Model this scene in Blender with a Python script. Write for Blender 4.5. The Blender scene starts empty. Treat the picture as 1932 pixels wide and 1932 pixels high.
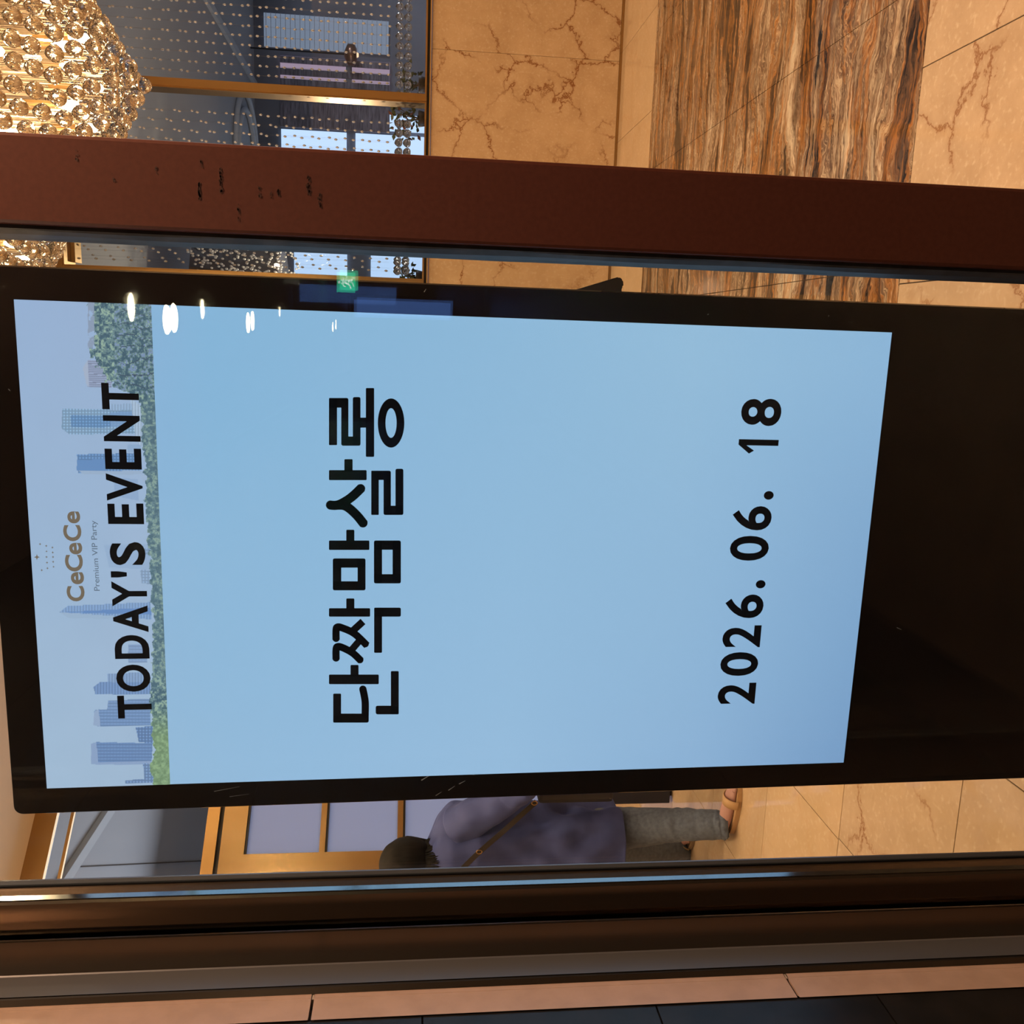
import bpy, bmesh, math, random
import numpy as np
from mathutils import Vector, Matrix, noise as mnoise
random.seed(7); rng=np.random.default_rng(5)
SC=bpy.context.scene; COL=SC.collection
PI=math.pi
# ------------------------------------------------------------------ camera, world, exposure
H=1.45; FPX=1735.0
PIT,YAW,ROL=[math.radians(a) for a in (6.35,10.75,0.79)]
F=Vector((-math.sin(YAW)*math.cos(PIT),math.cos(YAW)*math.cos(PIT),-math.sin(PIT)))
R0=Vector((math.cos(YAW),math.sin(YAW),0)); U0=R0.cross(F)
R=R0*math.cos(ROL)+U0*math.sin(ROL); U=U0*math.cos(ROL)-R0*math.sin(ROL)
cd=bpy.data.cameras.new('camera'); cam=bpy.data.objects.new('camera',cd); COL.objects.link(cam); SC.camera=cam
cd.sensor_width=36; cd.sensor_fit='HORIZONTAL'; cd.lens=FPX/1932*36; cd.clip_start=.05; cd.clip_end=200
# the phone was held sideways: the picture's right is down in the world, the picture's up is right
cx,cy,cz=-U,R,-F
cam.matrix_world=Matrix(((cx.x,cy.x,cz.x,0),(cx.y,cy.y,cz.y,0),(cx.z,cy.z,cz.z,H),(0,0,0,1)))
SC.view_settings.view_transform='Standard'; SC.view_settings.look='None'
SC.view_settings.gamma=1; SC.view_settings.use_curve_mapping=False; SC.view_settings.exposure=0.0
SC.cycles.use_denoising=True; SC.cycles.max_bounces=9; SC.cycles.diffuse_bounces=3; SC.cycles.glossy_bounces=4; SC.cycles.use_adaptive_sampling=True; SC.cycles.adaptive_threshold=.035; SC.cycles.transmission_bounces=8; SC.cycles.transparent_max_bounces=16
SC.cycles.caustics_refractive=True; SC.cycles.sample_clamp_indirect=4.0; SC.cycles.sample_clamp_direct=0
wd=bpy.data.worlds.new('world'); SC.world=wd; wd.use_nodes=True
wd.node_tree.nodes['Background'].inputs[0].default_value=(.30,.34,.45,1); wd.node_tree.nodes['Background'].inputs[1].default_value=1.0
WARM=(1,.66,.36); WARMW=(1,.84,.62)
def area(name,loc,size,power,col,rot=(0,0,0),spread=PI):
    l=bpy.data.lights.new(name,'AREA'); l.shape='DISK'; l.size=size; l.energy=power; l.color=col; l.spread=spread
    o=bpy.data.objects.new(name,l); o.location=loc; o.rotation_euler=rot; COL.objects.link(o); return o
LOBBY=[(3.8,3.6),(-.4,4.6),(-1.9,3.4),(4.4,2.2),(-.8,1.9),(-2.7,4.6),(-.6,6.1),(3.9,5.6)]
for x,y in LOBBY: area('ceiling_lamp_light',(x,y,3.86),.22,36,WARM)  # unseen lamps that light the lobby, placed clear of the window reflections
area('entrance_lamp_light',(.78,.84,2.70),.15,44.0,(1,.58,.34))  # unseen lamp above the door, throwing light down the stile
area('entrance_lamp_light',(-.55,.2,2.70),.15,9.0,(1,.72,.5))  # unseen light added to brighten the casing, no fixture
for yy in (-2.5,-6,-11): area('entrance_lamp_light',(3.2,yy,2.70),.3,14,(1,.76,.52))  # added fill for the entrance, kept aside so the display doesn't mirror it
for hx,hy in ((7.5,9.5),(8.5,13.5)): area('hall_lamp_light',(hx,hy,4.1),1.2,190,(.80,.88,1.0))  # unseen fill added to brighten the hall
area('sconce_light',(-3.2,2.9,3.2),.3,130,(1,.72,.44),(PI,0,0))  # added uplight to brighten the lobby ceiling, out of view and without a fixture
area('hall_lamp_light',(-9.5,11.5,4.1),1.5,260,(.85,.9,.95))  # added fill for the left part of the hall
area('hall_lamp_light',(-6.1,9.6,1.6),3.2,112,(.88,.90,1.0),(PI/2,0,PI*.25+PI))  # added back light that makes the grey panes glow, no real lamp
# ------------------------------------------------------------------ pixel helpers (rays of the surveyed camera onto real planes)
C0=Vector((0,0,H))
def ray(x,y): return F-U*((x-966)/FPX)-R*((y-966)/FPX)
def atY(x,y,Y): d=ray(x,y); return C0+d*(Y/d.y)
def atZ(x,y,z): d=ray(x,y); return C0+d*((z-H)/d.z)
def onp(x,y,p0,n):
    d=ray(x,y); return C0+d*((p0-C0).dot(n)/d.dot(n))
def proj(p):
    q=p-C0; d=q.dot(F); return (966-FPX*q.dot(U)/d, 966-FPX*q.dot(R)/d)
# ------------------------------------------------------------------ object helpers
def tag(o,label=None,cat=None,group=None,kind=None):
    if label: o['label']=label
    if cat: o['category']=cat
    if group: o['group']=group
    if kind: o['kind']=kind
    return o
def empty(name,loc=(0,0,0),rz=0,parent=None):
    o=bpy.data.objects.new(name,None); o.empty_display_size=.1; COL.objects.link(o); o.location=loc; o.rotation_euler=(0,0,rz)
    if parent: o.parent=parent
    return o
def link(name,me,mat=None,parent=None,loc=None,smooth=False):
    if mat is not None and len(me.materials)==0: me.materials.append(mat)
    if smooth:
        for p in me.polygons: p.use_smooth=True
    o=bpy.data.objects.new(name,me); COL.objects.link(o)
    if parent:
        o.parent=parent
    if loc is not None: o.location=loc
    return o
def obj(name,bm,mat,parent=None,loc=None,smooth=False):
    me=bpy.data.meshes.new(name); bmesh.ops.recalc_face_normals(bm,faces=bm.faces[:]) if len(bm.faces)<60000 else None
    bm.to_mesh(me); bm.free(); return link(name,me,mat,parent,loc,smooth)
def box(bm,x0,x1,y0,y1,z0,z1,bev=0):
    vs=[bm.verts.new((x,y,z)) for x in (x0,x1) for y in (y0,y1) for z in (z0,z1)]
    fs=[bm.faces.new([vs[i] for i in q]) for q in ((0,1,3,2),(4,6,7,5),(0,4,5,1),(2,3,7,6),(0,2,6,4),(1,5,7,3))]
    if bev:
        es=set(e for f in fs for e in f.edges); bmesh.ops.bevel(bm,geom=list(es),offset=bev,segments=2,affect='EDGES',profile=.6)
def boxo(name,x0,x1,y0,y1,z0,z1,mat,parent=None,bev=0):
    bm=bmesh.new(); box(bm,x0,x1,y0,y1,z0,z1,bev); return obj(name,bm,mat,parent)
def tube(bm,pts,r,n=8,cap=True):
    pts=[Vector(p) for p in pts]; rs=r if hasattr(r,'__len__') else [r]*len(pts); rings=[]
    for i,p in enumerate(pts):
        d=(pts[min(i+1,len(pts)-1)]-pts[max(i-1,0)]).normalized()
        a=d.orthogonal().normalized() if i==0 else (A-d*A.dot(d)).normalized()
        A=a; b=d.cross(a)
        rings.append([bm.verts.new(p+(a*math.cos(2*PI*k/n)+b*math.sin(2*PI*k/n))*rs[i]) for k in range(n)])
    for i in range(len(rings)-1):
        for k in range(n): bm.faces.new((rings[i][k],rings[i][(k+1)%n],rings[i+1][(k+1)%n],rings[i+1][k]))
    if cap: bm.faces.new(rings[0][::-1]); bm.faces.new(rings[-1])
def loft(bm,rings,cap=True):
    V=[[bm.verts.new(p) for p in r] for r in rings]; n=len(V[0])
    for i in range(len(V)-1):
        for k in range(n): bm.faces.new((V[i][k],V[i][(k+1)%n],V[i+1][(k+1)%n],V[i+1][k]))
    if cap: bm.faces.new(V[0][::-1]); bm.faces.new(V[-1])
# ------------------------------------------------------------------ materials
def mat(name,col=(.5,.5,.5),rough=.5,metal=0,spec=.5,emit=None,es=1,coat=0):
    m=bpy.data.materials.new(name); m.use_nodes=True; b=m.node_tree.nodes['Principled BSDF']
    b.inputs['Base Color'].default_value=(*col,1); b.inputs['Roughness'].default_value=rough; b.inputs['Metallic'].default_value=metal
    b.inputs['Specular IOR Level'].default_value=spec; b.inputs['Coat Weight'].default_value=coat; b.inputs['Coat Roughness'].default_value=.04
    if emit: b.inputs['Emission Color'].default_value=(*emit,1); b.inputs['Emission Strength'].default_value=es
    return m
class N:
    def __init__(s,m): s.t=m.node_tree; s.b=s.t.nodes['Principled BSDF']
    def n(s,ty,ins={},**kw):
        nd=s.t.nodes.new(ty)
        for k,v in kw.items(): setattr(nd,k,v)
        for k,v in ins.items():
            if isinstance(v,bpy.types.NodeSocket): s.t.links.new(v,nd.inputs[k])
            else: nd.inputs[k].default_value=v
        return nd
    def l(s,a,b): s.t.links.new(a,b)
    def ramp(s,fac,stops,interp='LINEAR'):
        nd=s.n('ShaderNodeValToRGB',{'Fac':fac}); e=nd.color_ramp.elements; nd.color_ramp.interpolation=interp
        while len(e)<len(stops): e.new(.5)
        for k,(p,c) in enumerate(stops): e[k].position=p; e[k].color=(*c,1) if len(c)==3 else c
        return nd.outputs['Color']
    def mix(s,f,a,b,mode='MIX'):
        nd=s.n('ShaderNodeMix',data_type='RGBA',blend_type=mode)
        for k,v in ((0,f),(6,a),(7,b)):
            if isinstance(v,bpy.types.NodeSocket): s.l(v,nd.inputs[k])
            else: nd.inputs[k].default_value=v if k==0 else (*v,1)
        return nd.outputs[2]
    def math(s,op,a,b=0.0,clamp=False):
        nd=s.n('ShaderNodeMath',{0:a,1:b},operation=op); nd.use_clamp=clamp; return nd.outputs[0]
    def bump(s,h,st=.2,d=.01):
        nd=s.n('ShaderNodeBump',{'Height':h,'Strength':st,'Distance':d}); s.l(nd.outputs[0],s.b.inputs['Normal'])
def noisy(m,c1,c2,scale=20,stretch=(1,1,1),bump=0,det=4):
    k=N(m); tc=k.n('ShaderNodeTexCoord'); mp=k.n('ShaderNodeMapping',{'Vector':tc.outputs['Object'],'Scale':stretch})
    nz=k.n('ShaderNodeTexNoise',{'Vector':mp.outputs[0],'Scale':scale,'Detail':det})
    k.l(k.ramp(nz.outputs['Fac'],[(.35,c1),(.65,c2)]),k.b.inputs['Base Color'])
    if bump: k.bump(nz.outputs['Fac'],bump,.002)
    return m
def marble(name,base,light,vein,vs=3.2,amt=1.0,rough=.05,rnd=9.0):
    m=mat(name,base,rough); k=N(m); tc=k.n('ShaderNodeTexCoord'); oi=k.n('ShaderNodeObjectInfo')
    off=k.n('ShaderNodeVectorMath',{0:tc.outputs['Object']},operation='ADD')
    sc=k.n('ShaderNodeVectorMath',{0:oi.outputs['Random']},operation='SCALE'); sc.inputs['Scale'].default_value=rnd
    k.l(sc.outputs[0],off.inputs[1]); P=off.outputs[0]
    wob=k.n('ShaderNodeTexNoise',{'Vector':P,'Scale':9,'Detail':6,'Roughness':.65})
    wob2=k.n('ShaderNodeTexNoise',{'Vector':P,'Scale':45,'Detail':3})
    w=k.n('ShaderNodeVectorMath',{0:wob.outputs['Color'],1:(.5,.5,.5)},operation='SUBTRACT')
    w2=k.n('ShaderNodeVectorMath',{0:w.outputs[0]},operation='SCALE'); w2.inputs['Scale'].default_value=.16
    w3=k.n('ShaderNodeVectorMath',{0:wob2.outputs['Color'],1:(.5,.5,.5)},operation='SUBTRACT')
    w4=k.n('ShaderNodeVectorMath',{0:w3.outputs[0]},operation='SCALE'); w4.inputs['Scale'].default_value=.035
    a=k.n('ShaderNodeVectorMath',{0:P,1:w2.outputs[0]},operation='ADD'); b=k.n('ShaderNodeVectorMath',{0:a.outputs[0],1:w4.outputs[0]},operation='ADD')
    vo=k.n('ShaderNodeTexVoronoi',{'Vector':b.outputs[0],'Scale':vs},feature='DISTANCE_TO_EDGE')
    msk=k.n('ShaderNodeTexNoise',{'Vector':P,'Scale':3.1,'Detail':2})
    v=k.ramp(vo.outputs['Distance'],[(0,(1,1,1)),(.007,(.75,.75,.75)),(.02,(.14,.14,.14)),(.07,(0,0,0))])
    mm=k.ramp(msk.outputs['Fac'],[(.42,(0,0,0)),(.56,(1,1,1))])
    vm=k.math('MULTIPLY',k.math('MULTIPLY',v,mm),amt)
    cl=k.n('ShaderNodeTexNoise',{'Vector':P,'Scale':6,'Detail':8,'Roughness':.7})
    fine=k.n('ShaderNodeTexNoise',{'Vector':P,'Scale':60,'Detail':5})
    c=k.mix(k.ramp(cl.outputs['Fac'],[(.35,(0,0,0)),(.7,(1,1,1))]),base,light)
    c=k.mix(k.ramp(fine.outputs['Fac'],[(.55,(0,0,0)),(.8,(.45,.45,.45))]),c,(.75,.66,.52))
    c=k.mix(vm,c,vein); k.l(c,k.b.inputs['Base Color']); return m
M={}
M['crema']=marble('crema_marble',(.44,.33,.225),(.54,.42,.30),(.22,.095,.035),2.6,.85)
M['crema_wall']=marble('crema_wall_marble',(.50,.35,.21),(.60,.44,.28),(.22,.08,.02),3.0,1.0,.12)
M['plain_tile']=marble('plain_beige_marble',(.52,.39,.25),(.58,.44,.30),(.45,.25,.10),2.2,.25,.06)
def petrified():
    m=mat('brown_banded_marble',(.3,.2,.1),.035); k=N(m); tc=k.n('ShaderNodeTexCoord'); oi=k.n('ShaderNodeObjectInfo')
    sep=k.n('ShaderNodeNewGeometry')
    P=sep.outputs['Position']
    wm=k.n('ShaderNodeMapping',{'Vector':P,'Scale':(1.3,2.2,1)})
    wob=k.n('ShaderNodeTexNoise',{'Vector':wm.outputs[0],'Scale':1.6,'Detail':5,'Roughness':.6})
    w=k.n('ShaderNodeVectorMath',{0:wob.outputs['Color'],1:(.5,.5,.5)},operation='SUBTRACT')
    w2=k.n('ShaderNodeVectorMath',{0:w.outputs[0],1:(.15,.26,0)},operation='MULTIPLY')
    a=k.n('ShaderNodeVectorMath',{0:P,1:w2.outputs[0]},operation='ADD')
    m1=k.n('ShaderNodeMapping',{'Vector':a.outputs[0],'Scale':(.55,4.6,1)})
    big=k.n('ShaderNodeTexNoise',{'Vector':m1.outputs[0],'Scale':1.5,'Detail':7,'Roughness':.62,'Distortion':.35})
    m2=k.n('ShaderNodeMapping',{'Vector':a.outputs[0],'Scale':(1.6,30,1)})
    fin=k.n('ShaderNodeTexNoise',{'Vector':m2.outputs[0],'Scale':1.6,'Detail':6,'Roughness':.7})
    m3=k.n('ShaderNodeMapping',{'Vector':a.outputs[0],'Location':(5,3,0),'Scale':(.8,7.5,1)})
    mid=k.n('ShaderNodeTexNoise',{'Vector':m3.outputs[0],'Scale':1.5,'Detail':5,'Roughness':.6})
    h=k.math('ADD',k.math('MULTIPLY',k.math('SUBTRACT',big.outputs['Fac'],.5),1.75),k.math('MULTIPLY_ADD',fin.outputs['Fac'],.16))
    h.node.inputs[1].links[0].from_node.inputs[2].default_value=.43
    c=k.ramp(h,[(.36,(.03,.022,.02)),(.41,(.15,.085,.05)),(.445,(.34,.15,.05)),(.465,(.46,.30,.17)),(.485,(.17,.10,.065)),(.51,(.20,.13,.09)),
                (.53,(.52,.38,.25)),(.55,(.15,.095,.065)),(.585,(.30,.19,.12)),(.62,(.56,.44,.31)),(.66,(.26,.16,.10)),(.74,(.60,.50,.38))])
    o=k.ramp(mid.outputs['Fac'],[(.52,(0,0,0)),(.57,(.7,.7,.7)),(.61,(0,0,0))])
    c=k.mix(o,c,(.40,.17,.045))
    m4=k.n('ShaderNodeMapping',{'Vector':a.outputs[0],'Location':(1,9,0),'Scale':(1.0,6.0,1)})
    blk=k.n('ShaderNodeTexNoise',{'Vector':m4.outputs[0],'Scale':1.1,'Detail':6,'Roughness':.55})
    bk=k.ramp(blk.outputs['Fac'],[(.36,(1,1,1)),(.385,(0,0,0))]); c=k.mix(bk,c,(.022,.022,.024))
    gr=k.ramp(blk.outputs['Fac'],[(.60,(0,0,0)),(.68,(.7,.7,.7))]); c=k.mix(gr,c,(.17,.12,.10))
    st=k.ramp(fin.outputs['Fac'],[(.36,(.40,.38,.38)),(.50,(.95,.95,.95)),(.64,(1.4,1.35,1.3))]); c=k.mix(1.0,c,st,'MULTIPLY')
    c=k.mix(1.0,c,(.80,.84,.88),'MULTIPLY')
    k.l(c,k.b.inputs['Base Color']); return m
M['band']=petrified()
M['joint']=mat('dark_joint',(.03,.02,.015),.8)
M['gold']=mat('brushed_brass',(.42,.26,.105),.34,1)
M['bronze']=mat('bronze_panel',(.40,.27,.13),.26,1)
M['goldmatte']=mat('satin_brass',(.55,.33,.11),.4,.6)
M['black']=mat('black_recess',(.006,.006,.006),.6)
M['rubber']=noisy(mat('gasket_rubber',(.05,.045,.045),.55),(.030,.027,.026),(.055,.05,.048),40,bump=.2)
M['stile']=noisy(mat('red_brown_laminate',(.2,.06,.035),.42),(.090,.024,.014),(.108,.030,.018),160)
M['scuff']=mat('dark_scuff',(.045,.016,.012),.6)
M['frame']=mat('dark_bronze_aluminium',(.15,.115,.085),.26,.9)
M['framegrey']=mat('grey_anodised_aluminium',(.20,.215,.235),.40,.6)  # gasket grey; on the frame return it paints in mirrored daylight
M['casing']=noisy(mat('beige_casing_stone',(.5,.36,.26),.3),(.47,.33,.24),(.54,.38,.28),30)
M['dtile']=noisy(mat('charcoal_wall_tile',(.03,.03,.028),.35),(.010,.0095,.008),(.017,.015,.013),25)
M['ceil']=mat('painted_ceiling',(.78,.66,.52),.8)
M['wallp']=mat('lobby_wall_paint',(.55,.44,.32),.7)
M['vceil']=mat('entrance_ceiling',(.50,.42,.36),.8)
M['vwall']=noisy(mat('entrance_back_wall',(.06,.04,.03),.5),(.16,.12,.10),(.24,.19,.16),2)
M['vfloor']=noisy(mat('entrance_floor',(.07,.05,.035),.4),(.05,.035,.025),(.09,.065,.045),6)
M['bezel']=mat('black_display_glass',(.0115,.0092,.0090),.012,0,.5,coat=.3)
M['kbody']=mat('black_display_housing',(.010,.010,.011),.35)
M['grayceil']=mat('hall_grey_soffit',(.42,.43,.46),.6)
M['hallwall']=noisy(mat('hall_slate_wall',(.14,.15,.18),.6),(.11,.12,.15),(.17,.18,.22),1.2)
M['wood']=noisy(mat('grey_wood_wall',(.16,.15,.18),.6),(.09,.08,.10),(.21,.20,.25),5,(1,1,8))
M['hallfloor']=mat('hall_floor',(.12,.11,.11),.3)
def litm(name,col,s=1.0): return mat(name,(0.02,.02,.02),.5,emit=col,es=s)
M['sky_lit']=litm('daylit_window',(.50,.67,.93),1.25)
M['pale_lit']=litm('pale_blind_window',(.20,.25,.34),.85)
M['pink_lit']=litm('pink_lit_window',(.36,.27,.36),.95)
def glass_sheet(name,tint=(1,1,1),r0=.04,rough=.0):
    m=bpy.data.materials.new(name); m.use_nodes=True; t=m.node_tree; t.nodes.clear()
    out=t.nodes.new('ShaderNodeOutputMaterial'); tr=t.nodes.new('ShaderNodeBsdfTransparent'); gl=t.nodes.new('ShaderNodeBsdfGlossy')
    tr.inputs[0].default_value=(*tint,1); gl.inputs['Roughness'].default_value=rough; gl.inputs[0].default_value=(1,1,1,1)
    lw=t.nodes.new('ShaderNodeLayerWeight'); lw.inputs[0].default_value=.5
    p=t.nodes.new('ShaderNodeMath'); p.operation='POWER'; t.links.new(lw.outputs['Facing'],p.inputs[0]); p.inputs[1].default_value=5
    q=t.nodes.new('ShaderNodeMath'); q.operation='MULTIPLY_ADD'; t.links.new(p.outputs[0],q.inputs[0]); q.inputs[1].default_value=.9; q.inputs[2].default_value=r0
    mx=t.nodes.new('ShaderNodeMixShader'); t.links.new(q.outputs[0],mx.inputs[0]); t.links.new(tr.outputs[0],mx.inputs[1]); t.links.new(gl.outputs[0],mx.inputs[2])
    t.links.new(mx.outputs[0],out.inputs[0]); return m
M['pane']=glass_sheet('door_glass',(.97,.98,.98),.02)
M['winglass']=glass_sheet('window_glass',(.95,.96,.97),.012)
M['greyglass']=mat('frosted_grey_glass',(.6,.63,.75),.4); t_n=M['greyglass'].node_tree; tl_=t_n.nodes.new('ShaderNodeBsdfTranslucent'); tl_.inputs[0].default_value=(.62,.66,.80,1)
mx_=t_n.nodes.new('ShaderNodeMixShader'); mx_.inputs[0].default_value=.12; t_n.links.new(tl_.outputs[0],mx_.inputs[1]); t_n.links.new(t_n.nodes['Principled BSDF'].outputs[0],mx_.inputs[2]); t_n.links.new(mx_.outputs[0],t_n.nodes['Material Output'].inputs[0])
def crystal(name,col=(1,.97,.92)):
    m=mat(name,col,.0); b=m.node_tree.nodes['Principled BSDF']; b.inputs['Transmission Weight'].default_value=1; b.inputs['IOR'].default_value=1.55; return m
M['crystal']=crystal('crystal'); M['bead']=crystal('bead_crystal',(1,.98,.95)); M['bead'].node_tree.nodes['Principled BSDF'].inputs['Transmission Weight'].default_value=.35; M['bead'].node_tree.nodes['Principled BSDF'].inputs['Roughness'].default_value=.12; M['wire']=mat('steel_wire',(.60,.48,.34),.28,1); M['string']=mat('curtain_string',(.16,.15,.15),.5)
M['ballg']=crystal('hem_crystal',(1,.97,.92)); M['ballg'].node_tree.nodes['Principled BSDF'].inputs['Transmission Weight'].default_value=1.0; M['ballg'].node_tree.nodes['Principled BSDF'].inputs['IOR'].default_value=1.75; M['ballg'].node_tree.nodes['Principled BSDF'].inputs['Roughness'].default_value=.0
M['bulb']=litm('lamp_bulb_glow',(1,.74,.42),40)
M['downlight']=litm('downlight_glow',(1,.80,.46),110)
M['downlamp2']=litm('ceiling_lamp_glow',(1,.72,.42),9)
# ------------------------------------------------------------------ lobby floor: every tile a piece of its own
YW=6.88
fl=empty('floor'); tag(fl,'polished beige marble lobby floor with a brown banded marble field','floor',kind='structure')
bm=bmesh.new(); box(bm,-5,5,1.16,YW+.02,-.05,-.004); obj('joint_bed',bm,M['joint'],fl)
def tile_mesh(w,d,g=.0016):
    bm=bmesh.new(); box(bm,g,w-g,g,d-g,-.012,0,0)
    es=[e for e in bm.edges if all(v.co.z>-.001 for v in e.verts)]
    bmesh.ops.bevel(bm,geom=es,offset=.0008,segments=1,affect='EDGES')
    me=bpy.data.meshes.new('floor_tile'); bm.to_mesh(me); bm.free(); return me
def put(me,m,x,y,name='floor_tile'):
    if (me.name,m.name) not in MC:
        c=me.copy(); c.materials.append(m); MC[(me.name,m.name)]=c
    o=bpy.data.objects.new(name,MC[(me.name,m.name)]); COL.objects.link(o); o.parent=fl; o.location=(x,y,random.uniform(0,.0002)); return o
MC={}
P_=.605; T1=tile_mesh(P_,P_); xs=[.2+P_*k for k in range(-8,8)]
T1w=tile_mesh(P_,P_,.0016)
for x in xs:                                   # rows nearer than the brown field: strongly veined
    for j in range(0,3):
        put(T1,M['crema'],x,2.70-P_*(j+1))
TB=tile_mesh(.8,.8033,.0012)
for i,x in enumerate([-.55+.8*k for k in range(6)]):
    for j in range(4): put(TB,M['band'],x,2.70+.8033*j)
T2=tile_mesh(P_,.4835)
for x in xs:
    for j in range(2):
        put(T2,M['plain_tile'],x,5.913+.4835*j) if x<-.7 or j>=0 else None
for k in range(8):                             # left of the brown field: plain beige tiles
    x=-.41-.605*(k+1)
    for j in range(5):
        put(T1w if j<5 else T1w,M['plain_tile'],x,2.70+P_*j)
T3=tile_mesh(.19+.0,P_)
T4=tile_mesh(.14,P_)
for j in range(5): 
    bmx=None
TL=tile_mesh(.605,5.913-2.70-5*.605)
for k in range(8): put(TL,M['plain_tile'],-.41-.605*(k+1),2.70+5*.605)
TG=tile_mesh(.14,3.213)
# ------------------------------------------------------------------ lobby shell
bm=bmesh.new(); cp=[(-5,1.16),(5,1.16),(5,YW+.05),(-2.3,YW+.05),(-2.3,YW),(-4.97,YW-2.67),(-5,YW-2.7)]
loft(bm,[[(x,y,3.90) for x,y in cp],[(x,y,4.0) for x,y in cp]]); obj('ceiling',bm,M['ceil'])['kind']='structure'
w=empty('wall_back'); tag(w,'low veined beige marble wall under the bead-curtain windows','wall',kind='structure')
boxo('joint_bed',-2.4,5,YW+.005,YW+.14,0,1.335,M['joint'],w)
XJ=[-2.40,-1.052,-.052,.948,1.948,2.948,3.948,4.948]
for a,b in zip(XJ[:-1],XJ[1:]): boxo('marble_panel',a+.001,b-.001,YW-.015,YW+.004,.022,1.340,M['crema_wall'],w)
boxo('skirting_strip',-2.4,5,YW-.012,YW+.01,0,.020,M['bronze'],w)
boxo('wall_right',4.9,5.0,1.16,YW+.1,0,3.9,M['wallp'])['kind']='structure'
boxo('wall_left',-5,-4.9,1.16,YW-2.7,0,3.9,M['wallp'])['kind']='structure'
# windows of the back wall
Z0,Z1=1.37,3.86
win=empty('window_1'); tag(win,'brass framed lobby window hung with strings of crystal beads','window',kind='structure')
boxo('sill',-2.4,5,YW-.03,YW+.24,1.345,1.353,M['goldmatte'],win)
boxo('sill_gap',-2.4,5,YW-.004,YW+.2,1.353,1.372,M['black'],win)
boxo('window_head',-2.4,5,YW-.03,YW+.24,Z1,3.90,M['gold'],win)
MX=[-2.36,-.86,.347,1.60,2.83,4.06]
for x in MX:
    boxo('mullion',x,x+.042,YW-.03,YW+.19,1.372,Z1,M['gold'],win)
for a,b in zip(MX[:-1],MX[1:]):
    bm=bmesh.new(); y0,y1=YW-.018,YW+.03
    for q in ((a+.042,b,Z0+.002,Z0+.014),(a+.042,b,Z1-.012,Z1),):
        box(bm,q[0],q[1],y0,y1,q[2],q[3])
    box(bm,a+.042,a+.052,y0,y1,Z0+.014,Z1-.012); box(bm,b-.010,b,y0,y1,Z0+.014,Z1-.012)
    obj('pane_bead',bm,M['gold'],win)
    boxo('glass_pane',a+.05,b-.008,YW+.002,YW+.008,Z0+.01,Z1-.01,M['winglass'],win)
# 45 degree glazed screen on the left
def W45(s,z,off=0):   # s = distance from the far corner going to the near left; off>0 = behind the screen
    n=Vector((-.7071,.7071,0)); return Vector((-2.30-.7071*s,YW-.7071*s,z))+n*off
def box45(name,s0,s1,z0,z1,o0,o1,m,parent):
    bm=bmesh.new(); vs=[bm.verts.new(W45(s,z,o)) for s in (s0,s1) for o in (o0,o1) for z in (z0,z1)]
    for q in ((0,1,3,2),(4,6,7,5),(0,4,5,1),(2,3,7,6),(0,2,6,4),(1,5,7,3)): bm.faces.new([vs[i] for i in q])
    return obj(name,bm,m,parent)
w45=empty('window_2'); tag(w45,'angled glazed screen with bronze door panels and grey panes','window',kind='structure')
SE=3.75
box45('window_head',0,SE,3.76,3.90,-.02,.02,M['gold'],w45)
box45('frame_rail',0,SE,3.655,3.675,-.01,.018,M['gold'],w45)
box45('transom',0,SE,2.70,2.78,-.03,.10,M['gold'],w45)
box45('transom_gap',0,SE,2.672,2.70,-.005,.08,M['black'],w45)
box45('bronze_panel',0,SE,2.515,2.672,-.02,.05,M['bronze'],w45)
SP=1.612
box45('bronze_panel',SP,SP+1.0,0.02,2.515,-.02,.05,M['bronze'],w45)
box45('bronze_panel',0,.10,0.02,2.515,-.02,.05,M['bronze'],w45)
for z in (1.985,1.465,.95): box45('glazing_bar',.10,SP,z,z+.038,-.02,.05,M['bronze'],w45)
box45('bottom_rail',.10,SP,.02,.22,-.02,.05,M['bronze'],w45)
for s0,s1 in ((.10,SP),):
    for z0,z1 in ((.22,.95),(.99,1.465),(1.503,1.985),(2.023,2.515)):
        box45('grey_pane',s0,s1,z0,z1,.01,.016,M['greyglass'],w45)
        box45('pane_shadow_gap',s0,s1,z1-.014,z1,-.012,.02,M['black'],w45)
box45('glass_pane',0,SE,2.78,3.76,.02,.026,M['winglass'],w45)
box45('grey_pane',SP+1.0,SE,.02,2.515,.01,.016,M['greyglass'],w45)
# moulded door leaf panel rails
for s0,s1,z0,z1 in ((SP+.16,SP+.175,.3,2.32),(SP+.16,SP+.80,2.305,2.32),(SP+.24,SP+.25,.38,2.24),(SP+.24,SP+.8,2.23,2.24)):
    box45('panel_moulding',s0,s1,z0,z1,-.026,-.018,M['goldmatte'],w45)
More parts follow.
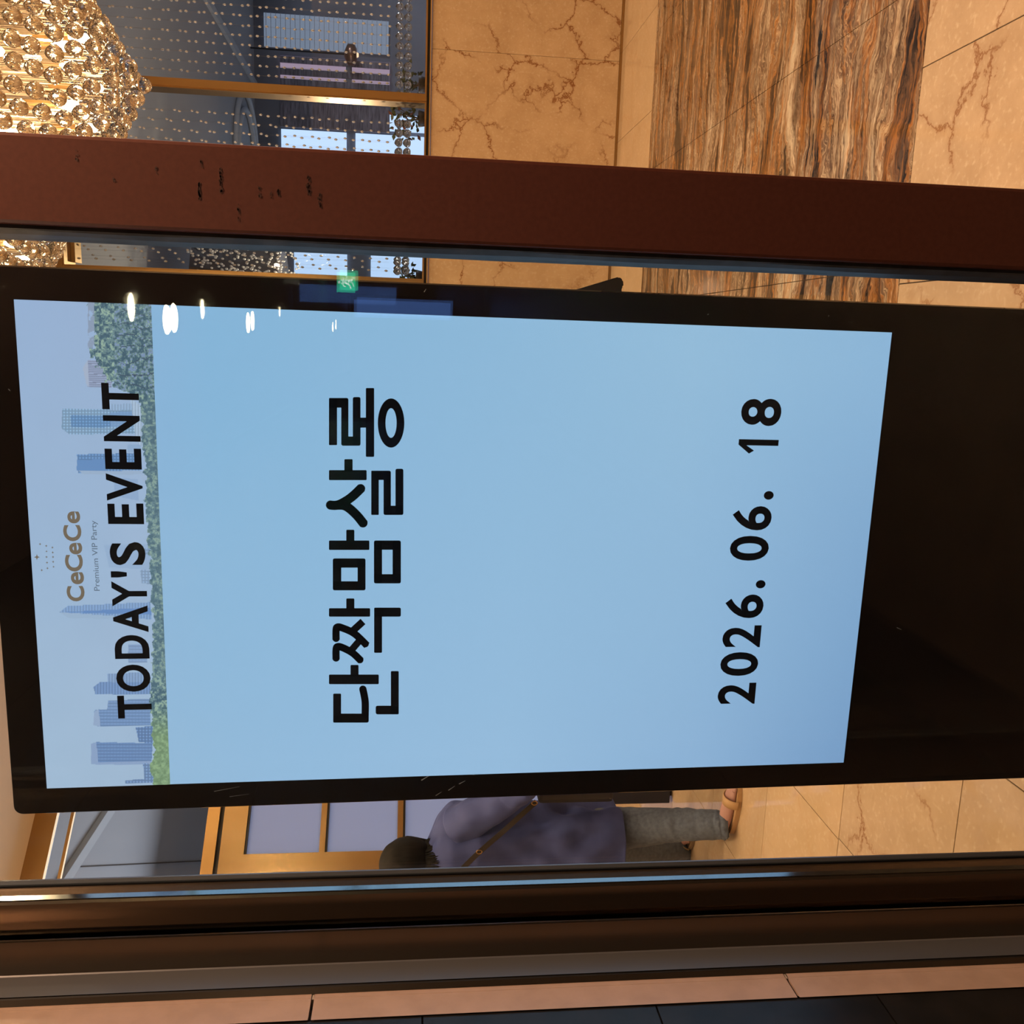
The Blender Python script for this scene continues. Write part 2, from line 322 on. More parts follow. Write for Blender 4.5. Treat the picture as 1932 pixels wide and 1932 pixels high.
# ------------------------------------------------------------------ the hall seen through the windows
HY=17.4; HZ=4.22
boxo('ceiling',-14,11,2.5,HY+.1,HZ,HZ+.1,M['grayceil'])['kind']='structure'
boxo('floor',-14,11,YW+.14,HY+.1,-.1,0,M['hallfloor']); boxo('floor',-14,-5.3,1.2,YW+.14,-.1,0,M['hallfloor'])['kind']='structure'; bpy.data.objects['floor.001']['kind']='structure'
hw=empty('wall_hall'); tag(hw,'slate grey far wall of the hall beyond the windows','wall',kind='structure')
boxo('wall_face',-14,11,HY,HY+.1,0,HZ,M['hallwall'],hw)
boxo('wall_side',10.9,11,YW+.2,HY,0,HZ,M['hallwall'],hw)
def rectY(name,x0,y0,x1,y1,Y,m,parent,th=.04):
    a=atY(x0,y0,Y); b=atY(x1,y1,Y)
    return boxo(name,min(a.x,b.x),max(a.x,b.x),Y-th,Y,min(a.z,b.z),max(a.z,b.z),m,parent)
fw=empty('window_3'); tag(fw,'wide pale window with closed blinds in the hall','window',kind='structure')
rectY('blind_pane',498,25,733,104,HY-.01,M['pale_lit'],fw)
a=atY(498,25,HY); b=atY(733,104,HY)
bm=bmesh.new()
for k in range(26):
    z=b.z+(a.z-b.z)*(k+.5)/26; box(bm,b.x if b.x<a.x else a.x,max(a.x,b.x),HY-.075,HY-.055,z-.003,z+.003)
obj('blind_slats',bm,M['grayceil'],fw)['kind']='stuff'
fw=empty('window_4'); tag(fw,'pink lit hall window with dark glazing bars','window',kind='structure')
rectY('lit_pane',529,106,735,172,HY-.01,M['pink_lit'],fw)
rectY('glazing_bar',653,106,664,172,HY-.05,M['hallwall'],fw)
for y0,y1 in ((118,120),(141,142.5),(160,161.5)): rectY('glazing_bar',529,y0,735,y1,HY-.06,M['wood'],fw)
rectY('timber_panel',529,192,735,252,HY-.02,M['wood'],hw,.06)
fw=empty('window_5'); tag(fw,'bright blue daylit windows at the end of the hall','window',kind='structure')
rectY('lit_pane',531,244,654,300,HY-.02,M['sky_lit'],fw)
rectY('lit_pane',671,252,808,300,HY-.02,M['sky_lit'],fw)
rectY('lit_pane',735,217,808,252,HY-.02,M['sky_lit'],fw)
rectY('lit_pane',555,450,655,520,HY-.02,M['sky_lit'],fw)
rectY('lit_pane',700,450,806,530,HY-.02,M['sky_lit'],fw)
# ceiling beams and light coves of the hall
def strip_on(name,p0,p1,wd_,z,th,m,parent):
    a=atZ(*p0,z); b=atZ(*p1,z); d=(b-a); d.z=0; n=Vector((-d.y,d.x,0)).normalized()*wd_/2
    bm=bmesh.new(); vs=[bm.verts.new(Vector((p.x,p.y,zz))+s*n) for p in (a,b) for s in (-1,1) for zz in (z-th,z)]
    for q in ((0,1,3,2),(4,6,7,5),(0,4,5,1),(2,3,7,6),(0,2,6,4),(1,5,7,3)): bm.faces.new([vs[i] for i in q])
    return obj(name,bm,m,parent)
hc=empty('trim_1'); tag(hc,'pale light cove strips on the grey hall soffit','trim',kind='structure')
M['cove']=mat('pale_cove',(.55,.58,.62),.6)
strip_on('cove_strip',(376,-20),(480,160),.10,HZ,.05,M['cove'],hc)
strip_on('cove_strip',(206,1522),(96,1690),.11,HZ,.05,M['cove'],hc)
strip_on('soffit_seam',(128,1636),(385,1624),.012,HZ,.01,M['joint'],hc)
bm=bmesh.new()
c=atZ(462,300,HZ)
for r0 in (.75,1.0):
    pts=[(c.x+r0*math.cos(t),c.y+r0*math.sin(t),HZ-.04) for t in np.linspace(0,2*PI,49)]
    tube(bm,pts,.045,6,False)
obj('ring_cove',bm,M['cove'],hc,smooth=True)
# ------------------------------------------------------------------ bead curtains
def ico(r,sub,sz=1.0,tip=0):
    bm=bmesh.new(); bmesh.ops.create_icosphere(bm,subdivisions=sub,radius=r)
    for v in bm.verts:
        if tip and v.co.z>0: k=v.co.z/r; v.co.x*=1-tip*k*k; v.co.y*=1-tip*k*k; v.co.z*=1+tip*.55*k
        v.co.z*=sz
    me=bpy.data.meshes.new('crystal'); bm.to_mesh(me); bm.free(); return me
MBALL=ico(.0265,3,1.0,.30); MBALL.materials.append(M['ballg'])
def npmesh(me): 
    v=np.empty(len(me.vertices)*3); me.vertices.foreach_get('co',v); f=[tuple(p.vertices) for p in me.polygons]; return v.reshape(-1,3),np.array(f)
def scatter(name,src,pos,mat_,parent,kind='stuff'):
    v,f=npmesh(src); n=len(pos); pos=np.array(pos)
    V=(v[None]+pos[:,None]).reshape(-1,3); Fc=(f[None]+(np.arange(n)*len(v))[:,None,None]).reshape(-1,f.shape[1])
    me=bpy.data.meshes.new(name); me.vertices.add(len(V)); me.vertices.foreach_set('co',V.ravel()); me.loops.add(Fc.size); me.loops.foreach_set('vertex_index',Fc.ravel())
    me.polygons.add(len(Fc)); me.polygons.foreach_set('loop_start',np.arange(0,Fc.size,f.shape[1])); me.update(calc_edges=True); me.validate()
    o=link(name,me,mat_,parent)
    if kind: o['kind']=kind
    return o
BEAD=ico(.0088,1,1.5)
BALLZ=(1.565,1.505)
CLAB=['crystal bead curtain behind the window strip beside the display','crystal bead curtain behind the middle brass-framed window','crystal bead curtain behind the window at the picture\'s top edge']
for ci,(a,b) in enumerate([(-.86,.375),(.375,1.60),(1.60,2.83)]):
    cur=empty('bead_curtain',((a+b)/2,YW+.16,Z1)); ox,oy,oz=cur.location
    tag(cur,CLAB[ci],'curtain','bead curtains in the lobby windows')
    bp=[]; wires=bmesh.new(); balls=[]
    for L,(dy,pitch,ph) in enumerate([(0,.064,.0),(.11,.064,.03)]):
        n=int((b-a-.1)/pitch)
        for i in range(n):
            x=a+.08+pitch*i+ph
            if x>b-.03: continue
            y=YW+.16+dy; jit=random.uniform(-.006,.006)
            box(wires,x-.0003-ox,x+.0003-ox,y-.0003-oy,y+.0003-oy,1.62-oz,Z1-oz)
            z=1.645+(.06 if (i+L)%2 else 0)
            while z<Z1-.05:
                bp.append((x-ox+random.uniform(-.003,.003),y-oy,z-oz+jit+random.uniform(-.004,.004))); z+=.12
            balls.append((x-ox,y-oy,BALLZ[L]-oz))
    scatter('bead_strings',BEAD,bp,M['bead'],cur); o=obj('strings',wires,M['string'],cur); o['kind']='stuff'
    for p in balls:
        o=bpy.data.objects.new('crystal_ball',MBALL); COL.objects.link(o); o.parent=cur; o.location=p
        if L and False: pass
    # second hem row on the same strings
    for p in balls[::1]:
        o=bpy.data.objects.new('crystal_ball',MBALL); COL.objects.link(o); o.parent=cur; o.location=(p[0],p[1],BALLZ[1 if abs(p[2]+oz-BALLZ[0])<.01 else 0]-oz)
    box_=bmesh.new(); box(box_,a+.05-ox,b-.01-ox,YW+.15-oy,YW+.28-oy,Z1-.03-oz,Z1-.002-oz); obj('curtain_rail',box_,M['goldmatte'],cur)
# ------------------------------------------------------------------ big conical chandelier in the lobby
CH=Vector((.70,3.02,0)); TIP=2.235
ch=empty('crystal_chandelier',(CH.x,CH.y,3.90)); tag(ch,'large warm lit conical crystal ball chandelier hanging in the lobby','chandelier')
bpos=[]; bm=bmesh.new(); k=0; dr=.049
def zc(r): return TIP+.66*r+.05*r*r
r=0.0
while r<.74:
    n=1 if r==0 else max(5,int(2*PI*r/.054))
    for i in range(n):
        t=2*PI*(i+.5*(k%2))/n+.3*k; x,y=r*math.cos(t),r*math.sin(t); z=zc(r)+random.uniform(-.006,.006)
        bpos.append((x,y,z+.02-3.90))
        box(bm,x-.0008,x+.0008,y-.0008,y+.0008,z+.05-3.90,-.04)
    # inner wires without balls
    if r>0:
        for i in range(n):
            t=2*PI*(i+.25)/n; x,y=(r-.02)*math.cos(t),(r-.02)*math.sin(t)
            box(bm,x-.0008,x+.0008,y-.0008,y+.0008,zc(r)+.09-3.90,-.04)
    r+=dr; k+=1
o=obj('hanging_wires',bm,M['wire'],ch); o['kind']='stuff'
def vis(p):
    q=proj(Vector(p)+Vector((CH.x,CH.y,3.90))); return q[0]>-30 and -30<q[1]<520
order=sorted(range(len(bpos)),key=lambda i:(not vis(bpos[i]),(Vector(bpos[i])+Vector((CH.x,CH.y,3.90))-C0).length))
MB2=ico(.0232,3,1.0,.28); MB2.materials.append(M['crystal'])
for i in order[:300]:
    o=bpy.data.objects.new('crystal_ball',MB2); COL.objects.link(o); o.parent=ch; o.location=bpos[i]; o.rotation_euler=(0,0,random.uniform(0,6))
if len(order)>300: scatter('rear_crystal_balls',MB2,[bpos[i] for i in order[300:]],M['crystal'],ch)
bm=bmesh.new(); tube(bm,[(0,0,-.001),(0,0,-.04)],[.76,.76],48); obj('ceiling_plate',bm,M['gold'],ch)
blb=bmesh.new(); tube(blb,[(0,0,0),(0,0,.006),(0,0,.02),(0,0,.045),(0,0,.06)],[.004,.011,.015,.012,.005],10); mb=bpy.data.meshes.new('bulb'); blb.to_mesh(mb); blb.free(); mb.materials.append(M['bulb'])
sk=bmesh.new(); tube(sk,[(0,0,.06),(0,0,.16)],[.010,.010],8); ms=bpy.data.meshes.new('bulb_socket'); sk.to_mesh(ms); sk.free(); ms.materials.append(M['gold'])
for rr,n,ph in ((.13,5,.2),(.30,9,.5),(.47,13,.1),(.62,15,.4)):
    for i in range(n):
        t=2*PI*i/n+ph; p=(rr*math.cos(t),rr*math.sin(t),zc(rr)+.085-3.90)
        o=bpy.data.objects.new('bulb',mb); COL.objects.link(o); o.parent=ch; o.location=p
        s=bpy.data.objects.new('bulb_socket',ms); COL.objects.link(s); s.parent=o
l=bpy.data.lights.new('chandelier_glow','POINT'); l.energy=85; l.color=(1,.74,.45); l.shadow_soft_size=.03
lo=bpy.data.objects.new('chandelier_glow',l); lo.location=(CH.x,CH.y,2.95); COL.objects.link(lo)
# dense drum chandelier in the hall, seen past the display
p=atY(470,500,11.0); dc=empty('drum_chandelier',(p.x-.35,11.0,HZ)); tag(dc,'glittering drum chandelier in the hall beyond the window','chandelier')
ztop=atY(385,490,11).z-HZ; zbot=atY(552,490,11).z-HZ
pts=[]
for i in range(2600):
    t=random.uniform(0,2*PI); rr=.95*math.sqrt(random.uniform(.55,1)); u=random.random(); pts.append((rr*math.cos(t)*(1-.12*u),rr*math.sin(t)*(1-.12*u),ztop+(zbot-ztop)*u))
B3=ico(.013,1,1.3)
scatter('crystal_drops',B3,pts,M['bead'],dc)
bm=bmesh.new(); tube(bm,[(0,0,ztop+.02),(0,0,zbot+.10)],[.70,.55],32); obj('drum_frame',bm,mat('smoked_drum',(.10,.09,.09),.35,.6),dc)
bm=bmesh.new(); tube(bm,[(0,0,ztop),(0,0,0)],.03,8); obj('hanging_rod',bm,M['gold'],dc)
l=bpy.data.lights.new('drum_glow','POINT'); l.energy=130; l.color=(1,.8,.55); l.shadow_soft_size=.1
lo=bpy.data.objects.new('drum_glow',l); lo.location=(p.x-.35,10.6,2.2); COL.objects.link(lo)
# small copper wall lamp in the hall
p=atY(662,103,HY-.35)
wl=empty('pendant_lamp',p); tag(wl,'small copper pendant lamp before the pale hall window','lamp')
bm=bmesh.new(); tube(bm,[(0,0,-.10),(0,0,-.06),(0,0,.05),(0,0,.11)],[.10,.17,.17,.05],14); obj('lamp_shade',bm,mat('copper_shade',(.30,.17,.12),.3,.8),wl,smooth=True)
bm=bmesh.new(); tube(bm,[(0,0,.10),(0,0,HZ-p.z)],.012,6); obj('cord',bm,M['black'],wl)
bm=bmesh.new(); tube(bm,[(0,0,-.13),(0,0,-.09)],[.03,.05],10); obj('bulb',bm,litm('pendant_glow',(1,.6,.35),1.5),wl)
# plants behind the window sill
M['leaf']=noisy(mat('leaf_green',(.06,.09,.04),.5),(.03,.05,.02),(.10,.12,.05),30)
M['leafr']=mat('leaf_red',(.30,.12,.09),.5)
def plant(px,Y,lab,n=60,red=False,top=755,spread=.16):
    b=atY(806,px,Y); h=atY(top,px,Y).z-1.372
    t=empty('potted_plant',(b.x,Y,1.353)); tag(t,lab,'plant','plants on the window sill')
    bm=bmesh.new(); tube(bm,[(0,0,0),(0,0,.07),(0,0,.075)],[.045,.06,.052],14); obj('pot',bm,mat('dark_pot',(.05,.04,.035),.5),t,smooth=True)
    for kind,mm in (('foliage',M['leaf']),('red_leaves',M['leafr'])):
        if kind=='red_leaves' and not red: continue
        bm=bmesh.new()
        for i in range(n if kind=='foliage' else n//3):
            a=random.uniform(0,2*PI); q=Vector((math.cos(a)*spread*random.random(),math.sin(a)*.06,.07+h*random.random()**.8))
            d=Vector((random.gauss(0,1),random.gauss(0,.5),random.gauss(.3,.8))).normalized(); s=d.cross(Vector((random.gauss(0,1),random.gauss(0,1),.3))).normalized(); L=random.uniform(.03,.055)
            vs=[bm.verts.new(q),bm.verts.new(q+d*L*.5+s*L*.28),bm.verts.new(q+d*L),bm.verts.new(q+d*L*.5-s*L*.28)]; bm.faces.new(vs)
            bm.faces.new([bm.verts.new(v.co+d.cross(s)*.001) for v in vs][::-1])
        o=obj(kind,bm,mm,t); o['kind']='stuff'
    bm=bmesh.new()
    for i in range(6):
        a=random.uniform(0,2*PI); tube(bm,[(0,0,.05),(math.cos(a)*.03,math.sin(a)*.02,.07+h*.4),(math.cos(a)*spread*.7,math.sin(a)*.04,.07+h*.8)],[.004,.003,.002],5)
    obj('stems',bm,mat('stem',(.12,.08,.04),.6),t)
plant(160,YW+.45,'leafy green potted plant behind the window near the brass mullion',50,False,768)
plant(225,YW+.40,'potted plant with reddish leaves between mullion and red-brown door stile',80,True,752)
plant(525,YW+.45,'small olive potted plant in the window strip beside the display',60,False,765,.12)
# ------------------------------------------------------------------ lobby ceiling fittings
LL=['recessed warm ceiling lamp at the right side of the lobby, middle row','recessed warm ceiling lamp above and behind the display','recessed warm ceiling lamp above the person','recessed warm ceiling lamp at the right side, nearest the entrance','recessed warm ceiling lamp just inside the glass door','recessed warm ceiling lamp beside the angled glazed screen','recessed warm ceiling lamp close to the bead-curtain windows','recessed warm ceiling lamp in the far right corner of the lobby']
for i,(x,y) in enumerate(LOBBY):
    t=empty('ceiling_lamp',(x,y,3.90)); tag(t,LL[i],'lamp','recessed lamps in the lobby ceiling')
    bm=bmesh.new(); tube(bm,[(0,0,0),(0,0,-.012)],[.11,.10],20); obj('trim_ring',bm,M['goldmatte'],t)
    bm=bmesh.new(); tube(bm,[(0,0,-.012),(0,0,-.016)],[.08,.078],20); obj('diffuser',bm,M['downlamp2'],t)
q=atZ(75,465,3.90); t=empty('ceiling_sprinkler',q); tag(t,'small round fitting on the beige lobby ceiling beside the chandelier','ceiling fitting')  # unlit round plate with a stub at the ceiling's downlight spot
bm=bmesh.new(); tube(bm,[(0,0,0),(0,0,-.008)],[.055,.045],18); obj('cover_plate',bm,mat('fitting_grey',(.35,.27,.2),.5),t)
bm=bmesh.new(); tube(bm,[(0,0,-.008),(0,0,-.03)],[.015,.012],10); obj('nozzle',bm,M['bronze'],t)
# ------------------------------------------------------------------ entrance (camera side)
VC=2.75
boxo('ceiling',-3.2,4,-17,1.0,VC,VC+.1,M['vceil'])['kind']='structure'
boxo('floor',-3.2,4,-17,1.16,-.06,-.002,M['vfloor'])['kind']='structure'
boxo('wall_rear',-3.2,4,-17.1,-17,0,VC,M['vwall'])['kind']='structure'
boxo('wall_right',3.9,4,-17,1.0,0,VC,M['vwall'])['kind']='structure'
boxo('lintel',-5,5,.98,1.16,2.75,4.0,M['vwall'])['kind']='structure'
YP=1.12   # glass plane of the door
def mirrorhit(x,y,z=None,Y=None):
    o=Vector((0,2*YP,H)); d=ray(x,y); d=Vector((d.x,-d.y,d.z)); t=((z-o.z)/d.z) if z is not None else ((Y-o.y)/d.y); return o+d*t
DL=['round recessed downlight nearest the door, mirrored in the display','round recessed downlight in the middle, mirrored in the display','round recessed downlight farthest from the door, mirrored in the display']
for i,(x,y) in enumerate([(312,603),(466,609),(627,617)]):
    q=mirrorhit(x,y,z=VC); t=empty('downlight',q); tag(t,DL[i],'downlight','entrance downlights')
    bm=bmesh.new(); tube(bm,[(0,0,0),(0,0,-.006)],[.095,.088],28); obj('trim_ring',bm,M['kbody'],t)
    bm=bmesh.new(); tube(bm,[(0,0,-.006),(0,0,-.010)],[.078,.076],28); obj('diffuser',bm,M['downlight'],t)
q=mirrorhit(653,533,Y=-12.0)
ex=empty('exit_sign',q); tag(ex,'green running-man exit sign mirrored at the display edge','sign')
def exbox(name,x0,x1,z0,z1,y0,y1,m): 
    bm=bmesh.new(); box(bm,x0,x1,y0,y1,z0,z1); return obj(name,bm,m,ex)
exbox('sign_box',-.15,.15,-.14,.14,-.03,.02,mat('sign_case',(.2,.2,.2),.5))
exbox('green_face',-.145,.145,-.135,.135,.02,.024,litm('exit_green',(.02,.55,.25),9))
bm=bmesh.new()
for pts_,r_ in (([(-.02,.07),(.0,.02),(-.02,-.03)],.018),([(-.02,-.03),(.04,-.05),(.035,-.10)],.012),([(-.02,-.03),(-.05,-.06),(-.09,-.07)],.012),([(0,.05),(.05,.03),(.07,.05)],.010),([(0,.05),(-.05,.04),(-.06,.0)],.010)):
    tube(bm,[(a,.026,b) for a,b in pts_],r_*.9,6)
tube(bm,[(.0,.024,.10),(.0,.030,.10)],.02,12)
obj('running_figure',bm,litm('exit_white',(.8,1,.9),9),ex)
exbox('hanger',-.01,.01,.14,VC-q.z,-.01,.01,M['kbody'])
q0=mirrorhit(668,598,Y=-16.98); q1=mirrorhit(850,572,Y=-16.98)
rw=empty('window_6'); tag(rw,'blue daylit window in the entrance rear wall, mirrored on the display frame','window',kind='structure')
boxo('lit_pane',min(q0.x,q1.x),max(q0.x,q1.x),-16.99,-16.96,min(q0.z,q1.z),max(q0.z,q1.z),litm('blue_daylight',(.10,.22,.62),3.2),rw)
boxo('window_frame',min(q0.x,q1.x)-.06,max(q0.x,q1.x)+.06,-17,-16.985,min(q0.z,q1.z)-.06,max(q0.z,q1.z)+.06,M['kbody'],rw)
# ------------------------------------------------------------------ glass door: stile, gaskets and panes
dr_=empty('door_1'); tag(dr_,'glazed entrance door with a wide red-brown stile','door',kind='structure')
def XY(x,y,Y): return atY(x,y,Y).x
YS=1.075
xs0=XY(966,465,YS); xs1=XY(966,301,YS)      # lobby-left edge, right edge of the stile
bm=bmesh.new(); box(bm,xs0,xs1,YS,YS+.07,.0,2.75,.004); obj('stile',bm,M['stile'],dr_)
bm=bmesh.new()
g1=XY(966,487,YS+.012); g2=XY(966,493,YP-.006)
prof=[(xs0,YS+.010),(xs0-.004,YS+.006),(g1+.006,YS+.008),(g1+.002,YS+.016),(g1,YP-.012),(g2,YP-.004),(g2,YP),(xs0,YP)]
zs=np.linspace(0,2.75,90)
loft(bm,[[(x+(.0006*math.sin(z*23+i) if 1<i<6 else 0),y,z) for i,(x,y) in enumerate(prof)] for z in zs])
obj('gasket',bm,M['rubber'],dr_,smooth=False)
xg0=XY(966,1636,YP)
boxo('glass_pane',xg0-.012,xs0+.004,YP,YP+.004,0,2.75,M['pane'],dr_)
p2=boxo('glass_pane',-.003,.003+0,0,.004,0,1,M['pane'],dr_)
bm=bmesh.new(); box(bm,xg0-.10,xs0+.05,-.002,.002,-1.4,1.3); me=bpy.data.meshes.new('glass_pane'); bm.to_mesh(me); bm.free(); me.materials.append(M['pane']); p2.data=me
p2.location=(0,YP+.05,1.45); p2.rotation_euler=(math.radians(-.08),0,math.radians(-.08))
# scuffs on the stile (small raised flecks)
bm=bmesh.new()
def flecks(x,y,L,n,w=1.6):
    for i in range(n):
        yy=y+random.uniform(-L/2,L/2); xx=x+random.gauss(0,w*.8)+ (yy-y)*.06; c=atY(xx,yy,YS-.0004); a=random.uniform(.0004,.0012)
        m_=6; ctr=c; vs=[bm.verts.new((ctr.x+a*random.uniform(.8,2.6)*math.cos(2*PI*k/m_),YS-.0004,ctr.z+a*random.uniform(.4,1.0)*math.sin(2*PI*k/m_))) for k in range(m_)]
        try: bm.faces.new(vs)
        except Exception: pass
for x,y,L,n in ((144,293,22,9),(375,360,34,40),(380,308,16,8),(416,340,44,50),(489,362,26,16),(512,368,16,7),(525,360,18,9),(450,400,30,12),(582,350,36,36),(603,379,26,22),(525,366,10,5),(215,335,16,5),(294,322,12,5)): flecks(x,y,L,n)
obj('scuff_marks',bm,M['scuff'],dr_)['kind']='stuff'
# ------------------------------------------------------------------ door frame on the left: stepped aluminium profile
tr=empty('trim_2'); tag(tr,'stepped dark bronze aluminium door frame left of the glass','trim',kind='structure')
def strip(name,pts,m,z0=0,z1=2.75,back=.04):
    P=[(XY(966,y,Y),Y) for y,Y in pts]
    bm=bmesh.new(); P2=P+[(P[-1][0]-.004,P[-1][1]+back),(P[0][0]*(P[0][1]+back)/P[0][1]-.003,P[0][1]+back)]
    loft(bm,[[(x,y,z0) for x,y in P2],[(x,y,z1) for x,y in P2]]); return obj(name,bm,m,tr)
strip('glazing_gasket',[(1633,1.1195),(1635,1.1170),(1642,1.1165),(1644,1.118)],M['framegrey'],back=.004)
strip('gasket_groove',[(1642,1.1185),(1648,1.1185)],M['black'],back=.004)
strip('glazing_bead',[(1647.5,1.1165),(1661.5,1.1060)],M['frame'],back=.01)
M['framebright']=mat('polished_frame_edge',(.55,.60,.62),.10,1)
X1=XY(966,1661.5,1.1060)
bm=bmesh.new(); P2=[(X1,1.1060),(X1-.25*.0070,1.1060-.97*.0070),(X1-.02,1.103),(X1-.02,1.115)]
loft(bm,[[(x,y,0) for x,y in P2],[(x,y,2.75) for x,y in P2]]); obj('bead_edge',bm,M['framebright'],tr)
strip('door_edge',[(1672,1.0985),(1678,1.0970),(1722,1.096),(1727,1.108),(1731,1.114)],M['frame'])
strip('shadow_gap',[(1730,1.13),(1747,1.13)],M['black'],back=.01)
strip('frame_face',[(1740,1.095),(1742,1.075),(1745,1.062),(1803,1.058)],M['frame'])
strip('frame_return',[(1803,1.058),(1806,1.056),(1842,1.02)],M['framegrey'])  # reflected daylight is put into this face as grey colour
strip('seal',[(1841,1.022),(1847,1.018)],M['black'],back=.02)
strip('frame_lip',[(1847,1.012),(1859,1.008),(1862,1.012),(1867,1.016)],M['frame'])
ca=empty('trim_3'); tag(ca,'beige stone casing strip left of the door frame','trim',kind='structure')
zj=[0,atY(1480,1885,1.0).z,atY(590,1890,1.0).z,2.75]
for a,b in zip(zj[:-1],zj[1:]):
    P=[(XY(966,y,Y),Y) for y,Y in ((1865,1.004),(1867,1.000),(1893,.990),(1895,.988),(1907,.962))]; P2=P+[(P[-1][0]-.004,1.05),(P[0][0],1.05)]
    bm=bmesh.new(); loft(bm,[[(x,y,a+.0018) for x,y in P2],[(x,y,b-.0018) for x,y in P2]]); obj('casing_stone',bm,M['casing'],ca)
P0=XY(966,1907,.962)
bm=bmesh.new(); box(bm,XY(966,1893,1.05),P0-.01,1.0,1.05,0,2.75); obj('joint_bed',bm,M['joint'],ca) if False else bm.free()
wl_=empty('wall_entrance'); tag(wl_,'charcoal tiled side wall of the entrance','wall',kind='structure')
boxo('joint_bed',P0-.10,P0-.006,-17,.985,0,2.75,M['joint'],wl_)
jz=[atY(x,1908,.96).z for x in (1652,1228,797)]
st=(jz[2]-jz[0])/2; z=jz[0]-2*st; rows=[]
while z<2.75: rows.append(z); z+=st
for z in rows:
    for j in range(12):
        y1=.962-.6*j; z0,z1=max(0,z+.0012),min(2.75,z+st-.0012)
        if z1>z0: boxo('wall_tile',P0-.02,P0-.002,y1-.5985,y1,z0,z1,M['dtile'],wl_)
boxo('wall_front',-5,P0-.003,1.0,1.16,0,4.0,M['wallp'])['kind']='structure'
xr=4.0
boxo('wall_front',2.2,5,1.0,1.16,0,4.0,M['wallp'])['kind']='structure'
# ------------------------------------------------------------------ the upright display
KC=Vector((-.3127,1.2938,H-.0957)); AL,BE=math.radians(1.73),math.radians(-.43)
ex_=Vector((math.cos(BE),math.sin(BE),0)); n0=Vector((-math.sin(BE),math.cos(BE),0)); ez_=Vector((0,0,1))*math.cos(AL)-n0*math.sin(AL); ny=ez_.cross(ex_)
KM=Matrix(((ex_.x,ny.x,ez_.x,KC.x),(ex_.y,ny.y,ez_.y,KC.y),(ex_.z,ny.z,ez_.z,KC.z),(0,0,0,1)))
SW,SH=.6804,1.2096
kz0=-(KC.z)/math.cos(AL)        # local z of the floor
ds=empty('display_kiosk'); ds.matrix_world=KM; tag(ds,'tall black upright digital display showing an event notice behind the glass','display')
KMi=KM.inverted()
def S(x,y,off=0):   # pixel -> display-local (X, Z)
    p=KMi@onp(x,y,KC,ny); return (p.x,p.z)
xl=S(900,1507)[0]; xr_=S(900,538)[0]; zt=S(24,1500)[1]
bm=bmesh.new()
def rrect(x0,x1,z0,z1,r,n=6):
    out=[]
    for cx_,cz_,a0 in ((x1-r,z1-r,0),(x0+r,z1-r,PI/2),(x0+r,z0+r*.2,PI),(x1-r,z0+r*.2,1.5*PI)):
        rr=r if cz_>0 else r*.2
        cxx=cx_ if cz_>0 else (x0+rr if cx_<0 else x1-rr)
        out+=[(cxx+rr*math.cos(a0+PI/2*k/n),cz_+rr*math.sin(a0+PI/2*k/n)) for k in range(n+1)]
    return out
rr=rrect(xl,xr_,kz0+.035,zt,.012)
loft(bm,[[(x*.995,y,z*.9995) for x,z in rr] if y==.0 else [(x,y,z) for x,z in rr] for y in (.0,.003,.006)]); obj('glass_front',bm,M['bezel'],ds)
bm=bmesh.new(); rr2=rrect(xl+.002,xr_-.002,kz0+.035,zt-.002,.012)
loft(bm,[[(x,y,z) for x,z in rr2] for y in (.006,.05)]); obj('housing',bm,M['kbody'],ds)
bm=bmesh.new(); box(bm,xl-.02,xr_+.02,-.09,.07,kz0+.001,kz0+.034,.004); obj('base_plate',bm,M['kbody'],ds)
bm=bmesh.new()
for x0,y0,x1,y1,w_ in ((795,1472,812,1462,2.2),(822,1501,833,1494,1.2),(846,1491,858,1483,1.4),(866,1479,878,1473,1.4),(893,1462,904,1455,1.2),(1692,1184,1701,1188,1.3),(404,1493,452,1484,.7),(433,1503,470,1498,.5),(800,551,804,545,1.0),(1335,594,1337,592,1.2),(1563,597,1564,595,1.0),(16,734,20,738,1.2)):
    a=Vector(S(x0,y0)); b=Vector(S(x1,y1)); d=(b-a); nn=Vector((-d.y,d.x)).normalized()*w_*.00038
    bm.faces.new([bm.verts.new((p.x,-.0002,p.y)) for p in (a-nn,b-nn*.3,b+nn*.3,a+nn)])
o=obj('scratch_marks',bm,mat('scratched_glass',(.45,.48,.5),.4),ds); o['kind']='stuff'
# screen: a lit panel whose tone varies gently over its face
ms_=mat('lit_screen',(.01,.01,.012),.012,0,.5); k=N(ms_); tc=k.n('ShaderNodeTexCoord'); sp=k.n('ShaderNodeSeparateXYZ',{0:tc.outputs['Object']})
gx=k.math('MULTIPLY_ADD',sp.outputs[0],1/SW); gx.node.inputs[2].default_value=.5
gz=k.math('MULTIPLY_ADD',sp.outputs[2],-1/SH); gz.node.inputs[2].default_value=.5
cA=k.ramp(gz,[(0,(.33,.50,.78)),(.2,(.28,.53,.79)),(.45,(.31,.545,.79)),(.75,(.35,.575,.80)),(1,(.31,.53,.78))])
cB=k.ramp(gz,[(0,(.36,.56,.78)),(.3,(.35,.57,.82)),(.55,(.37,.58,.83)),(.8,(.31,.50,.76)),(1,(.21,.37,.63))])
nz=k.n('ShaderNodeTexNoise',{'Vector':tc.outputs['Object'],'Scale':2.2,'Detail':1})
na=k.math('MULTIPLY_ADD',nz.outputs['Fac'],.4); na.node.inputs[2].default_value=-.15; cM=k.mix(k.math('ADD',gx,na,True),cB,cA)
k.l(cM,k.b.inputs['Emission Color']); k.b.inputs['Emission Strength'].default_value=1.0
